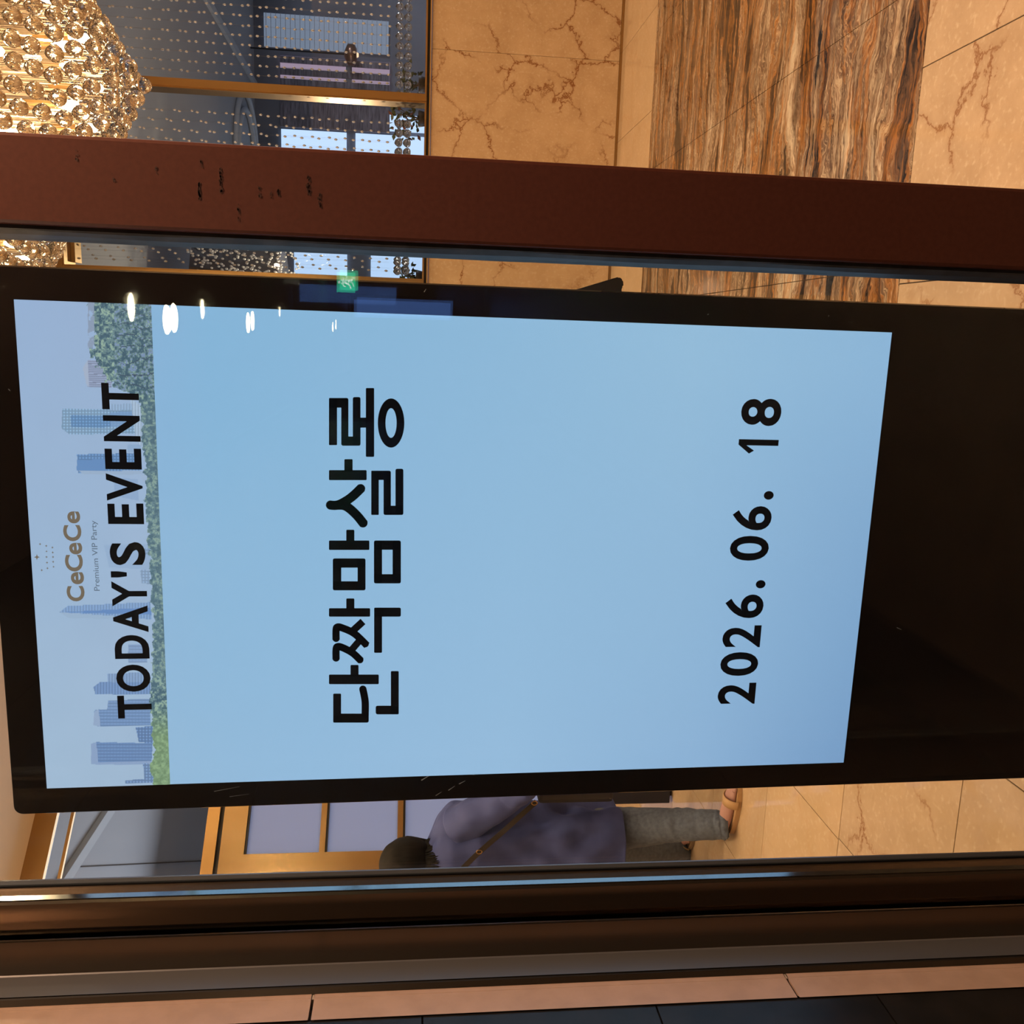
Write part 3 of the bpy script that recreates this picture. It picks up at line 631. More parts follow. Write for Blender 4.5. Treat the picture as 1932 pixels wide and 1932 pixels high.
bm=bmesh.new(); vs=[bm.verts.new((x,-.0006,z)) for x,z in ((-SW/2,-SH/2),(SW/2,-SH/2),(SW/2,SH/2),(-SW/2,SH/2))]; vb=[bm.verts.new((v.co.x,.0002,v.co.z)) for v in vs]
bm.faces.new(vs); bm.faces.new(vb[::-1])
for i in range(4): bm.faces.new((vs[i],vs[(i+1)%4],vb[(i+1)%4],vb[i]))
scr=obj('screen',bm,ms_,ds)
M['ink']=mat('screen_black',(.012,.012,.016),.06)
M['tan_ink']=mat('screen_tan',(.01,.01,.01),.06,emit=(.20,.155,.11),es=1)
M['grey_ink']=mat('screen_grey',(.01,.01,.01),.06,emit=(.14,.19,.26),es=1)
# --- skyline photograph at the top of the screen: a fine coloured grid
GX,GZ=560,180
p_tl=S(20,1484); 
u=np.linspace(-SW/2,SW/2,GX+1); zb=(S(288,572)[1]+S(319,1477)[1])/2; vv=np.linspace(SH/2,zb,GZ+1)
uu,zz=np.meshgrid((u[:-1]+u[1:])/2,(vv[:-1]+vv[1:])/2)   # cell centres
K3=np.array([[KM[i][j] for j in range(4)] for i in range(3)])
W3=K3@np.stack([uu.ravel(),np.zeros(uu.size)-.001,zz.ravel(),np.ones(uu.size)]); q=W3.T-np.array([0,0,H]); dd=q@np.array(F)
PX=(966-FPX*(q@np.array(U))/dd).reshape(uu.shape); PY=(966-FPX*(q@np.array(R))/dd).reshape(uu.shape)
def h2(a,b): v=np.sin(a*127.1+b*311.7)*43758.5453; return v-np.floor(v)
def vn(x,y):
    xi,yi=np.floor(x),np.floor(y); fx,fy=x-xi,y-yi; fx=fx*fx*(3-2*fx); fy=fy*fy*(3-2*fy)
    return (h2(xi,yi)*(1-fx)+h2(xi+1,yi)*fx)*(1-fy)+(h2(xi,yi+1)*(1-fx)+h2(xi+1,yi+1)*fx)*fy
def fbm(x,y,o=4):
    s=0;a=.5
    for _ in range(o): s=s+a*vn(x,y); x=x*2.03+7; y=y*2.03+3; a*=.5
    return s
def lin(c): c=np.array(c)/255.; return np.where(c<=.04045,c/12.92,((c+.055)/1.055)**2.4)
def inpoly(P):
    P=np.array(P,float); ins=np.zeros(PX.shape,bool); j=len(P)-1
    for i in range(len(P)):
        xi,yi=P[i];xj,yj=P[j]; c=((yi>PY)!=(yj>PY))&(PX<(xj-xi)*(PY-yi)/(yj-yi+1e-9)+xi); ins^=c; j=i
    return ins
t_=np.clip((PY-570)/910,0,1)[...,None]; e_=np.clip(PX/300,0,1)[...,None]
img=lin((162,188,224))*(1-t_)+lin((174,200,226))*t_
img=img*(1-.25*e_)+lin((172,184,212))*(.25*e_); img=img*(.97+.06*fbm(PX/90,PY/90)[...,None])
def paint(P,c,a=1.0,pat=None):
    global img
    m=inpoly(P)[...,None].astype(float)*a; col=lin(c)*np.ones(img.shape)
    if pat is not None: col=col*pat[...,None]
    img=img*(1-m)+col*m
sx=.5+.5*np.sin(PX*1.05); sy=.5+.5*np.sin(PY*1.1)
win_=.72+.62*sy*sx; flr=.80+.34*(.5+.5*np.sin(PX*1.15)); ver=.80+.34*(.5+.5*np.sin(PY*1.05))*(.6+.4*sx)
paint([(196,1028),(283,1026),(284,1075),(206,1070)],(150,176,212),.5)
# towers (photo's left to right, each traced in the flat picture)
paint([(172,1403),(182,1400),(288,1402),(286,1440),(186,1443),(172,1438)],(120,150,196),1,ver)
paint([(172,1403),(182,1400),(186,1443),(172,1441)],(150,172,208),1)
paint([(184,1438),(286,1436),(286,1442),(186,1443)],(150,172,208))
paint([(178,1340),(186,1338),(284,1340),(284,1369),(188,1371),(176,1368)],(128,158,202),1,ver)
paint([(178,1342),(186,1338),(190,1371),(176,1368)],(158,178,210),1)
paint([(204,1322),(284,1318),(284,1340),(202,1340)],(132,160,202),1,ver)
paint([(176,1296),(190,1286),(284,1287),(284,1310),(180,1310)],(126,155,200),1,flr)
paint([(202,1271),(282,1268),(282,1287),(204,1287)],(142,168,206),1,flr)
paint([(256,1372),(288,1370),(288,1402),(262,1400)],(120,150,196),1,win_)
paint([(270,1440),(296,1442),(300,1476),(236,1478),(236,1472),(272,1470)],(130,158,200),1,win_)
paint([(242,1216),(278,1216),(278,1250),(242,1250)],(140,166,206),.9,ver)
paint([(112,1155),(128,1143),(284,1136),(286,1168),(130,1166)],(140,170,212),1,flr)
paint([(120,1155),(284,1146),(286,1160)],(112,148,202),1)
paint([(112,1155),(130,1166),(215,1168),(215,1162)],(165,188,216),1)
paint([(145,857),(263,855),(266,893),(148,893)],(118,156,204),1,win_)
paint([(145,868),(200,866),(202,888),(145,888)],(112,150,200),1)
paint([(148,888),(268,888),(268,895),(158,895)],(165,186,214),1)
paint([(118,771),(134,771),(262,773),(264,818),(132,820),(116,808)],(150,182,214),1,win_)
paint([(134,783),(210,784),(210,806),(134,806)],(120,160,206),1,win_)
paint([(208,778),(250,776),(250,806),(208,806)],(128,162,206),.8)
paint([(156,694),(166,679),(198,679),(214,700),(210,731),(166,730)],(158,170,200),1,.72+.38*(np.sin(PY*.0+PX*0+ (PY-.0*PX)*1.6)>0))
paint([(156,694),(166,679),(168,730),(164,728)],(176,188,212),1)
paint([(215,900),(260,905),(262,945),(216,935)],(148,174,212),.7)
paint([(240,838),(266,838),(266,853),(242,853)],(150,178,214),.8)
paint([(246,752),(268,766),(268,845),(256,830)],(178,198,222),.9,flr)
paint([(208,762),(250,762),(250,774),(208,774)],(158,184,216),.9,flr)
paint([(264,893),(282,898),(270,912)],(170,190,218),.9)
paint([(265,1035),(283,1035),(283,1048),(266,1048)],(145,172,208),.8,win_)
paint([(264,1075),(283,1076),(283,1102),(268,1100)],(150,176,210),.8,win_)
# tree line
n1=fbm(PX/9,PY/9,5); n2=fbm(PX/4.2+9,PY/4.2,4); n3=fbm(PX/2.2+3,PY/2.2+8,3)
yk=[560,640,664,700,730,745,760,800,900,1000,1060,1100,1140,1200,1260,1310,1350,1400,1440,1480]
xk=[170,176,172,190,214,252,262,268,274,278,284,284,288,290,286,284,284,290,286,288]
edge=np.interp(PY,yk,xk)+ (n1-.48)*np.where(PY<740,34,16)
tm=(PX>edge)
tc_=n2[...,None]; dark=lin((78,106,122)); mid_=lin((116,144,148)); lite=lin((158,184,168))
tr_=np.where(tc_<.42,dark,np.where(tc_<.58,mid_,lite)); tr_=tr_*(.8+.45*n3[...,None])
yel=lin((140,168,120))*(.75+.6*n2[...,None]); wy=(np.clip((PY-1330)/60,0,1)*.75)[...,None]; tr_=tr_*(1-wy)+yel*wy
mid2=(np.clip((PY-740)/40,0,1)*np.clip((1330-PY)/60,0,1))[...,None]; tr_=tr_*(1-.35*mid2)+lin((118,146,160))*(.7+.5*n3[...,None])*.35*mid2
gaps=((n2>.60)&(PY<745)&(PX>215))[...,None]; tr_=np.where(gaps,lin((132,154,188)),tr_)
trunk=((np.abs(np.sin(PY*.14+fbm(PX/30,PY/30)*4))<.10)&(PY<745)&(PX>222))[...,None]; tr_=np.where(trunk,lin((74,92,112)),tr_)
img=np.where(tm[...,None],tr_,img)
bx=(PY<690)&(PX>166)&(PX<178)&(n1<.55)&(np.abs(PY-612)<45); img=np.where(bx[...,None],lin((150,165,190)),img)
V=np.stack(np.meshgrid(u,[0],vv,indexing='ij'),-1)
co=np.array([(x,-.0012,z) for z in vv for x in u])
idx=np.arange((GX+1)*(GZ+1)).reshape(GZ+1,GX+1); Fq=np.stack([idx[:-1,:-1],idx[1:,:-1],idx[1:,1:],idx[:-1,1:]],-1).reshape(-1,4)
me=bpy.data.meshes.new('skyline_picture'); me.vertices.add(len(co)); me.vertices.foreach_set('co',co.ravel()); me.loops.add(Fq.size); me.loops.foreach_set('vertex_index',Fq.ravel().astype(np.int32))
me.polygons.add(len(Fq)); me.polygons.foreach_set('loop_start',np.arange(0,Fq.size,4,dtype=np.int32)); me.update(calc_edges=True)
ca_=me.color_attributes.new('picture','FLOAT_COLOR','CORNER'); cc=np.repeat(np.concatenate([img.reshape(-1,3),np.ones((img.shape[0]*img.shape[1],1))],1),4,axis=0); ca_.data.foreach_set('color',cc.ravel().astype(np.float32))
mp_=mat('screen_picture',(.01,.01,.01),.012); k=N(mp_); at_=k.n('ShaderNodeAttribute',attribute_name='picture'); k.l(at_.outputs['Color'],k.b.inputs['Emission Color']); k.b.inputs['Emission Strength'].default_value=1
o=link('skyline_picture',me,mp_,scr); tag(o,'city skyline photograph across the top of the screen')
# --- lettering
def plate(name,polys,m,y=-.0020,label=None):
    """polys: list of closed outlines (display-local x,z) -> flat print, faces toward the viewer"""
    bm=bmesh.new()
    for P in polys:
        vs=[bm.verts.new((x,y,z)) for x,z in P]
        try: bm.faces.new(vs)
        except Exception: pass
    bmesh.ops.triangulate(bm,faces=bm.faces[:])
    for f in bm.faces:
        f.normal_update()
        if f.normal.y>0: f.normal_flip()
    me=bpy.data.meshes.new(name); bm.to_mesh(me); bm.free(); o=link(name,me,m,scr)
    if label: o['label']=label
    return o
def cK(cx,cy): return S(560+cx/2.7615,700+cy/2.76)
def rectK(a,b,c,d,r=5):
    out=[]
    for x,y,a0 in ((c-r,b+r,-PI/2),(c-r,d-r,0),(a+r,d-r,PI/2),(a+r,b+r,PI)):
        out+=[(x+r*math.cos(a0+PI/2*k/3),y+r*math.sin(a0+PI/2*k/3)) for k in range(4)]
    return [cK(*p) for p in out]
def quads(P,w,f):
    """thick polyline as quads + round joints"""
    out=[]; P=[Vector(p) for p in P]
    sm=[]
    for i in range(len(P)-1):
        d=(P[i+1]-P[i]); n=Vector((-d.y,d.x)).normalized()*w/2
        out.append([f(*p) for p in (P[i]-n,P[i+1]-n,P[i+1]+n,P[i]+n)])
        if 0<i: out.append([f(P[i].x+w/2*math.cos(2*PI*k/14),P[i].y+w/2*math.sin(2*PI*k/14)) for k in range(14)])
    return out
def ring(cx,cy,ax,ay,bx_,by_,f,n=36):
    out=[]
    for k in range(n):
        t0,t1=2*PI*k/n,2*PI*(k+1)/n
        out.append([f(cx+ax*math.cos(t0),cy+ay*math.sin(t0)),f(cx+ax*math.cos(t1),cy+ay*math.sin(t1)),f(cx+bx_*math.cos(t1),cy+by_*math.sin(t1)),f(cx+bx_*math.cos(t0),cy+by_*math.sin(t0))])
    return out
RK=rectK
def spl(P,n=5):
    P=[Vector(p) for p in P]; Q=[P[0]]+P+[P[-1]]; o=[]
    for i in range(1,len(Q)-2):
        for k in range(n):
            t=k/n; a,b,c,d=Q[i-1],Q[i],Q[i+1],Q[i+2]
            o.append(.5*((2*b)+(c-a)*t+(2*a-5*b+4*c-d)*t*t+(3*b-a-3*c+d)*t**3))
    return o+[P[-1]]
hangul=[
 ('syllable',[RK(168,1578,427,1628),RK(280,1528,322,1590),RK(190,1677,231,1828),RK(190,1781,375,1828,10)]+quads(spl([(356,1795),(357,1730),(352,1690),(343,1648)]),38,cK)+[RK(490,1560,531,1785),RK(411,1740,531,1785,10)]),
 ('syllable',[RK(168,1233,382,1277),RK(258,1182,300,1245)]+quads(spl([(205,1398),(205,1345),(212,1331),(236,1335),(300,1365),(366,1427)]),38,cK)+quads([(285,1357),(345,1302)],38,cK)+quads(spl([(205,1500),(205,1448),(212,1433),(236,1437),(290,1465),(335,1507)]),38,cK)+quads([(283,1453),(330,1398)],36,cK)+[RK(406,1230,542,1277,8),RK(403,1230,444,1465)]),
 ('syllable',[RK(168,881,378,930),RK(258,825,300,892),RK(188,974,232,1140,9),RK(317,974,358,1140,9),RK(188,974,358,1022,9),RK(188,1093,358,1140,9),RK(402,881,444,1104,9),RK(499,881,542,1104,9),RK(402,881,542,929,9),RK(402,1056,542,1104,9)]),
 ('syllable',quads(spl([(170,696),(212,697),(262,672),(300,643),(338,606)]),48,cK)+quads(spl([(205,697),(255,702),(308,745),(351,797)]),48,cK)+[RK(168,515,364,567),RK(248,458,291,525),RK(388,518,427,748,4),RK(388,518,490,566,9),RK(452,518,490,748,9),RK(452,700,553,748,9),RK(514,508,555,748,9)]),
 ('syllable',[RK(168,140,210,385,4),RK(168,140,269,190,9),RK(232,140,269,388,9),RK(232,340,332,388,9),RK(292,135,332,388,9),RK(326,242,368,294,2),RK(360,88,403,446)]+ring(491,270,69,128,29,77,cK)),
]
for nm,P in hangul: plate(nm,P,M['ink'])
# Latin lettering from the built-in font, every character fitted to its own box on the screen
FC={}
def glyph(c,off=0.0):
    if (c,off) in FC: return FC[(c,off)]
    cu=bpy.data.curves.new('glyph','FONT'); cu.body=c; cu.resolution_u=5; cu.offset=off; cu.fill_mode='FRONT'
    o=bpy.data.objects.new('glyph',cu); COL.objects.link(o); bpy.context.view_layer.update()
    me=bpy.data.meshes.new_from_object(o.evaluated_get(bpy.context.evaluated_depsgraph_get()))
    v=[tuple(p.co) for p in me.vertices]; f=[tuple(p.vertices) for p in me.polygons]
    bpy.data.objects.remove(o); FC[(c,off)]=(v,f); return v,f
ONE=([(.58,0),(1,0),(1,1),(.62,1),(0,.72),(.22,.60),(.58,.80)],[(0,1,2,3,6),(3,4,5,6)])
def char(c,x0,x1,z0,z1,m,name,off=0.0,y=-.0020,sh=0,parent=None):
    v,f=ONE if c=='1' else glyph(c,off); X=[p[0] for p in v]; Y=[p[1] for p in v]; a,b,c0,d=min(X),max(X),min(Y),max(Y)
    bm=bmesh.new(); V=[bm.verts.new((x0+(p[0]-a)/(b-a)*(x1-x0),y,z0+(p[1]-c0)/(d-c0)*(z1-z0))) for p in v]
    for q_ in f:
        try: fc=bm.faces.new([V[i] for i in q_])
        except Exception: continue
        fc.normal_update()
        if fc.normal.y>0: fc.normal_flip()
    me=bpy.data.meshes.new(name); bm.to_mesh(me); bm.free(); return link(name,me,m,scr)
# date line
def cN(cx,cy): return S(1300+cx/2.7615,700+cy/2.76)
zb0,zt0=cN(343,1680)[1],cN(148,1680)[1]; zb1,zt1=cN(478,215)[1],cN(269,215)[1]
def lerpz(x,a,b,xa,xb): return a+(b-a)*(x-xa)/(xb-xa)
xa,xb=cN(245,1680)[0],cN(374,215)[0]
for c,y0,y1,cxm in (('2',1732,1622,245),('0',1585,1462,258),('2',1437,1323,270),('6',1285,1162,283),('.',1130,1087,386),('0',986,857,309),('6',828,702,322),('.',669,624,428),('1',430,356,358),('8',285,143,374)):
    X0,X1=cN(cxm,y0)[0],cN(cxm,y1)[0]; xm=(X0+X1)/2
    zl,zh=lerpz(xm,zb0,zb1,xa,xb),lerpz(xm,zt0,zt1,xa,xb)
    if c=='.': zh=zl+.0155; zl=zl+.0
    char(c,X0,X1,zl,zh,M['ink'],'full_stop' if c=='.' else 'numeral',.022)
# headline
def hz(y,x): return S(x,y)[1]
zb0,zt0=S(286.8,1330)[1],S(222.6,1330)[1]; zb1,zt1=S(262.7,748)[1],S(192.8,748)[1]; xa,xb=S(255,1330)[0],S(228,748)[0]
for c,y0,y1 in (('T',1354,1311),('O',1304,1253),('D',1242,1197.2),('A',1192,1141.8),('Y',1142.9,1095.8),("'",1088.8,1077.1),('S',1065.5,1022),('E',988.2,949.3),('V',944.2,892.9),('E',885.1,845.8),('N',832.6,783.7),('T',772.6,722.9)):
    xm_=255+(228-255)*(1330-(y0+y1)/2)/582
    X0,X1=S(xm_,y0)[0],S(xm_,y1)[0]; xm=(X0+X1)/2; zl,zh=lerpz(xm,zb0,zb1,xa,xb),lerpz(xm,zt0,zt1,xa,xb)
    if c=="'": zl=zh-(zh-zl)*.45
    char(c,X0,X1,zl,zh,M['ink'],'letter' if c!="'" else 'apostrophe',.030)
for c,y0,y1,x0,x1 in (('C',1133.8,1104.8,126.8,160.5),('e',1101.7,1078.4,134.6,159.4),('C',1077.6,1046,123.7,157.3),('e',1045.3,1023.3,131.5,156),('C',1020.5,990,120.3,154.5),('e',986.9,964,128,152.2)):
    xc=(x0+x1)/2; yc=(y0+y1)/2; char(c,S(xc,y0)[0],S(xc,y1)[0],S(x1,yc)[1],S(x0,yc)[1],M['tan_ink'],'logo_letter',.028)
a_=S(189,1113.9); b_=S(184.6,981.7); hcap=S(178.6,1110)[1]-S(189,1110)[1]
def textline(s,a,b,h,m,name,off=0):
    v,f=glyph(s,off); X=[p[0] for p in v]; x0,x1=min(X),max(X); vc,_=glyph('P',off); cap=max(p[1] for p in vc)
    bm=bmesh.new(); V=[bm.verts.new((a[0]+(p[0]-x0)/(x1-x0)*(b[0]-a[0]),-.0020,a[1]+(p[0]-x0)/(x1-x0)*(b[1]-a[1])*0+p[1]/cap*h)) for p in v]
    for q_ in f:
        try: fc=bm.faces.new([V[i] for i in q_])
        except Exception: continue
        fc.normal_update()
        if fc.normal.y>0: fc.normal_flip()
    me=bpy.data.meshes.new(name); bm.to_mesh(me); bm.free(); return link(name,me,m,scr)
textline('Premium VIP Party',a_,b_,hcap,M['grey_ink'],'tagline',.004)
stars=[]
for cx_,cy_,r_ in ((273,195,22),(296,100,10),(341,113,10),(386,125,10),(343,153,9),(388,161,10),(343,194,10),(390,194,10),(347,235,10),(391,229,10),(308,290,10),(350,276,10),(394,265,9)):
    P=[]
    for k in range(8):
        rr_=r_ if k%2==0 else r_*.36; t=PI/4*k; P.append(S((cx_+rr_*math.cos(t))/3.864,1000+(cy_+rr_*math.sin(t))/3.864))
    stars.append(P)
for P in stars: plate('logo_star',[P],M['tan_ink'])
# black flap sticking out behind the display
fp=[(1040,560),(1105,541),(1168,522),(1176,528),(1177,541),(1170,545),(1171,552),(1182,570),(1180,600),(1050,600)]
pts=[atY(x,y,1.43) for x,y in fp]; ft=empty('leaning_black_case',(pts[0].x-.05,1.43,0)); L0=Vector(ft.location)
bm=bmesh.new(); loft(bm,[[p-L0 for p in pts],[p-L0+Vector((0,.05,0)) for p in pts]]); bmesh.ops.bevel(bm,geom=[e for e in bm.edges],offset=.002,segments=2,affect='EDGES'); 
tag(ft,'black tapered case standing upright behind the right edge of the display','case'); obj('case_body',bm,mat('black_fabric_case',(.022,.019,.018),.55),ft)
bm=bmesh.new(); box(bm,-.10,.055,0,.05,0,(pts[6]-L0).z,.004); obj('case_lower',bm,mat('black_case_low',(.012,.012,.012),.6),ft)
cbn=empty('low_cabinet',(-2.1,4.62,0)); tag(cbn,'low dark navy cabinet behind the person and the display','cabinet')
xb=atY(1200,1517,4.52).x
bm=bmesh.new(); box(bm,xb+2.1,xb+2.1+.7,-.1,.35,.015,.66,.006); obj('cabinet_body',bm,mat('navy_lacquer',(.007,.010,.026),.6),cbn)
bm=bmesh.new(); box(bm,xb+2.13,xb+2.1+.67,-.07,.33,0,.015); obj('plinth',bm,M['black'],cbn)
bm=bmesh.new(); box(bm,xb+2.095,xb+2.1+.705,-.105,.355,.66,.68,.004); obj('cabinet_top',bm,mat('navy_top',(.02,.022,.034),.2),cbn)
#PERSON
exec_person=True
def person():
    def J(x,y,Y): return atY(x,y,Y)
    base=Vector((-2.20,3.75,0)); pr=empty('person',base)
    tag(pr,'person in a loose blue-grey shirt and grey jeans with a black crossbody strap','person')
    Ms=mat('skin',(.42,.25,.24),.6); Mj=noisy(mat('grey_denim',(.1,.14,.2),.85),(.062,.085,.135),(.095,.13,.20),60,bump=.3)
    Mt=noisy(mat('blue_grey_cotton',(.12,.13,.23),.8),(.026,.046,.19),(.038,.060,.225),14,bump=.25)
    Mh=noisy(mat('black_hair',(.012,.010,.010),.75,0,.15),(.003,.003,.003),(.010,.009,.009),60,(1,1,.15),.5)
    Mb=mat('black_strap_leather',(.012,.010,.009),.4)
    def skin(name,V,E,root,m,lv=2,parent=pr):
        me=bpy.data.meshes.new(name); me.from_pydata([tuple(Vector(v[:3])-base) for v in V],E,[]); me.materials.append(m)
        o=bpy.data.objects.new(name,me); COL.objects.link(o)
        md=o.modifiers.new('s','SKIN'); md.use_smooth_shade=True; s2=o.modifiers.new('u','SUBSURF'); s2.levels=lv; s2.render_levels=lv
        for i,v in enumerate(V):
            r=v[3] if isinstance(v[3],tuple) else (v[3],v[3]); me.skin_vertices[0].data[i].radius=r
        me.skin_vertices[0].data[root].use_root=True
        bpy.context.view_layer.update(); m2=bpy.data.meshes.new_from_object(o.evaluated_get(bpy.context.evaluated_depsgraph_get()))
        bpy.data.objects.remove(o); m2.name=name
        for p in m2.polygons: p.use_smooth=True
        if len(m2.materials)==0: m2.materials.append(m)
        o=bpy.data.objects.new(name,m2); COL.objects.link(o); o.parent=parent; return o
    v=lambda x,y,Y,r:(*J(x,y,Y),r)
    # joints
    nf=[J(1388,1572,3.60),J(1396,1530,3.55)]
    head=J(772,1626,3.86); neck=J(822,1632,3.86); chest=J(890,1600,3.85); belly=J(1010,1590,3.85); pelvis=J(1105,1590,3.85)
    hipN=J(1140,1570,3.90); kneN=J(1262,1556,3.74); ankN=J(1372,1556,3.62)
    hipF=J(1125,1606,3.95); kneF=J(1238,1606,4.12); ankF=J(1318,1598,4.28)
    shN=J(850,1545,3.80); elN=J(965,1502,3.68); wrN=J(1012,1470,3.50)
    shF=J(852,1690,3.92); elF=J(975,1705,3.92); wrF=J(1085,1690,3.80)
    toeN=Vector((ankN.x+.17,ankN.y-.03,.03)); heelN=Vector((ankN.x-.02,ankN.y,.035)); 
    toeF=Vector((ankF.x+.12,ankF.y-.12,.03)); heelF=Vector((ankF.x,ankF.y,.035))
    V=[];E=[]
    def add(p,r,par=None):
        V.append((p.x,p.y,p.z,r)); i=len(V)-1
        if par is not None: E.append((par,i))
        return i
    i0=add(pelvis,(.10,.08)); i1=add(belly,(.10,.08),i0); i2=add(chest,(.115,.085),i1); i3=add(neck,.052,i2); 
    i4=add(neck.lerp(head,.4),.05,i3); i5=add(head+Vector((0,0,-.03)),.075,i4); i6=add(head+Vector((0,0,.06)),.082,i5); i7=add(head+Vector((0,0,.11)),.05,i6)
    nose=add(head+Vector((.085,.05,-.01)),.014,i5)
    for (a,b,c) in ((shN,elN,wrN),(shF,elF,wrF)):
        s=add(a,.038,i2); e=add(b,.034,s); e2=add(b.lerp(c,.6),.028,e); w_=add(c,.024,e2)
        d=(c-b).normalized(); side=d.cross(Vector((0,0,1))).normalized(); palm=add(c+d*.05,(.038,.018),w_)
        for f_,(o_,L_) in enumerate(((-.030,.065),(-.010,.075),(.010,.072),(.028,.058))):
            k1=add(c+d*.085+side*o_,.0095,palm); k2=add(c+d*(.085+L_*.5)+side*o_*1.1+Vector((0,0,-.012)),.0085,k1); add(c+d*(.085+L_*.85)+side*o_*1.1+Vector((0,0,-.034)),.0075,k2)
        t1=add(c+d*.03+side*(-.045),.011,w_); add(c+d*.07+side*(-.062)+Vector((0,0,-.01)),.009,t1)
    for (a,b,c,h_,t_) in ((hipN,kneN,ankN,heelN,toeN),(hipF,kneF,ankF,heelF,toeF)):
        s=add(a,.055,i0); e=add(b,.045,s); cf=add(b.lerp(c,.35),.048,e); w_=add(c,.036,cf); hh=add(h_+Vector((0,0,.012)),.030,w_); mf=add(h_.lerp(t_,.55)+Vector((0,0,.012)),(.034,.022),hh); tt=add(t_+Vector((0,0,.006)),(.036,.014),mf)
        dd_=(t_-h_).normalized(); sd=dd_.cross(Vector((0,0,1)))
        for o_,r_ in ((-.028,.013),(-.012,.010),(.002,.009),(.015,.008),(.027,.007)): add(t_+dd_*.04+sd*o_,r_,tt)
    body=skin('body',V,E,i0,Ms)
    # shirt: lofted shell with folds + sleeves
    def shell(name,secs,m,n=40,thick=.004,fold=.010,seed=0,parent=pr,zfreq=9):
        bm=bmesh.new(); rings=[]
        for k,(c,rx,ry,ang) in enumerate(secs):
            ring_=[]
            for i in range(n):
                t=2*PI*i/n; f=1+fold/max(rx,ry)*(mnoise.noise(Vector((math.cos(t)*2.2+seed,math.sin(t)*2.2,c.z*zfreq)))*1.6+.5*math.sin(5*t+c.z*6+seed))
                x,y=rx*math.cos(t)*f,ry*math.sin(t)*f; ring_.append(c-base+Vector((x*math.cos(ang)-y*math.sin(ang),x*math.sin(ang)+y*math.cos(ang),mnoise.noise(Vector((t*1.3,seed,k*.1)))*.006)))
            rings.append(ring_)
        loft(bm,rings,False); me=bpy.data.meshes.new(name); bmesh.ops.recalc_face_normals(bm,faces=bm.faces[:]); bm.to_mesh(me); bm.free(); o=link(name,me,m,parent,smooth=True)
        so=o.modifiers.new('t','SOLIDIFY'); so.thickness=thick; so.offset=1; sb=o.modifiers.new('u','SUBSURF'); sb.levels=1; sb.render_levels=1
        return o
    def interp(keys,n):
        out=[]; T=[k_[0] for k_ in keys]
        for t in np.linspace(T[0],T[-1],n):
            i=max(0,min(len(T)-2,np.searchsorted(T,t)-1)); a,b=keys[i],keys[i+1]; f=(t-a[0])/(b[0]-a[0]); f=f*f*(3-2*f)*.5+f*.5
            out.append((a[1].lerp(b[1],f),a[2]+(b[2]-a[2])*f,a[3]+(b[3]-a[3])*f,.35))
        return out
    px=lambda x,y:J(x,y,3.85)
    sec=interp([(0,px(806,1622),.055,.055),(.10,px(815,1612),.085,.075),(.20,px(828,1602),.150,.10),(.32,px(850,1598),.195,.125),(.6,px(900,1594),.205,.14),(1.2,px(1000,1588),.178,.135),(1.8,px(1090,1592),.195,.185),(2.3,px(1163,1600),.205,.205)],46)
    sh=shell('shirt',sec,Mt,72,.004,.026,3)
    def sleeve(a,b,c,r0,r1,r2,seed,upto=1.0):
        pts=[a.lerp(b,t) for t in np.linspace(0,1,9)]+[b.lerp(c,t) for t in np.linspace(.12,upto,8)]
        bm=bmesh.new(); rings=[]; n=24; A=None
        for i,p in enumerate(pts):
            d=(pts[min(i+1,len(pts)-1)]-pts[max(i-1,0)]).normalized(); A=(d.orthogonal() if A is None else (A-d*A.dot(d))).normalized(); B=d.cross(A)
            t=i/(len(pts)-1); r=(r0+(r1-r0)*t*2) if t<.5 else (r1+(r2-r1)*(t-.5)*2)
            rings.append([p-base+(A*math.cos(2*PI*k/n)+B*math.sin(2*PI*k/n))*(r*(1+.22*mnoise.noise(Vector((math.cos(2*PI*k/n)*1.6,math.sin(2*PI*k/n)*1.6,t*9+seed))))) for k in range(n)])
        loft(bm,rings,False); o=obj('sleeve',bm,Mt,pr,smooth=True); so=o.modifiers.new('t','SOLIDIFY'); so.thickness=.003; sb=o.modifiers.new('u','SUBSURF'); sb.levels=1; sb.render_levels=1; o.parent=sh
        return o
    sleeve(shN.lerp(chest,.25),elN,wrN,.088,.068,.05,1,.8); sleeve(shF.lerp(chest,.25),elF,wrF,.088,.065,.05,2,.8)
    # jeans
    hb=pelvis
    jl=shell('jeans',interp([(0,px(1085,1592),.150,.125),(1,px(1140,1592),.165,.135),(1.5,px(1165,1590),.155,.13)],8),Mj,40,.003,.006,5)
    def leg(a,b,c,seed,m):
        P=[a,a.lerp(b,.25),a.lerp(b,.5),a.lerp(b,.75),b,b.lerp(c,.2),b.lerp(c,.4),b.lerp(c,.6),b.lerp(c,.8),b.lerp(c,.9),b.lerp(c,.97),c+Vector((0,0,-.005))]
        Rr=[.098,.100,.093,.084,.076,.073,.070,.067,.065,.063,.061,.056]; Q=[];RR=[]
        for i in range(len(P)-1):
            for k_ in range(4): f=k_/4; Q.append(P[i].lerp(P[i+1],f)); RR.append(Rr[i]*(1-f)+Rr[i+1]*f)
        Q.append(P[-1]); RR.append(Rr[-1]); bm=bmesh.new(); rings=[]; n=28; A=None
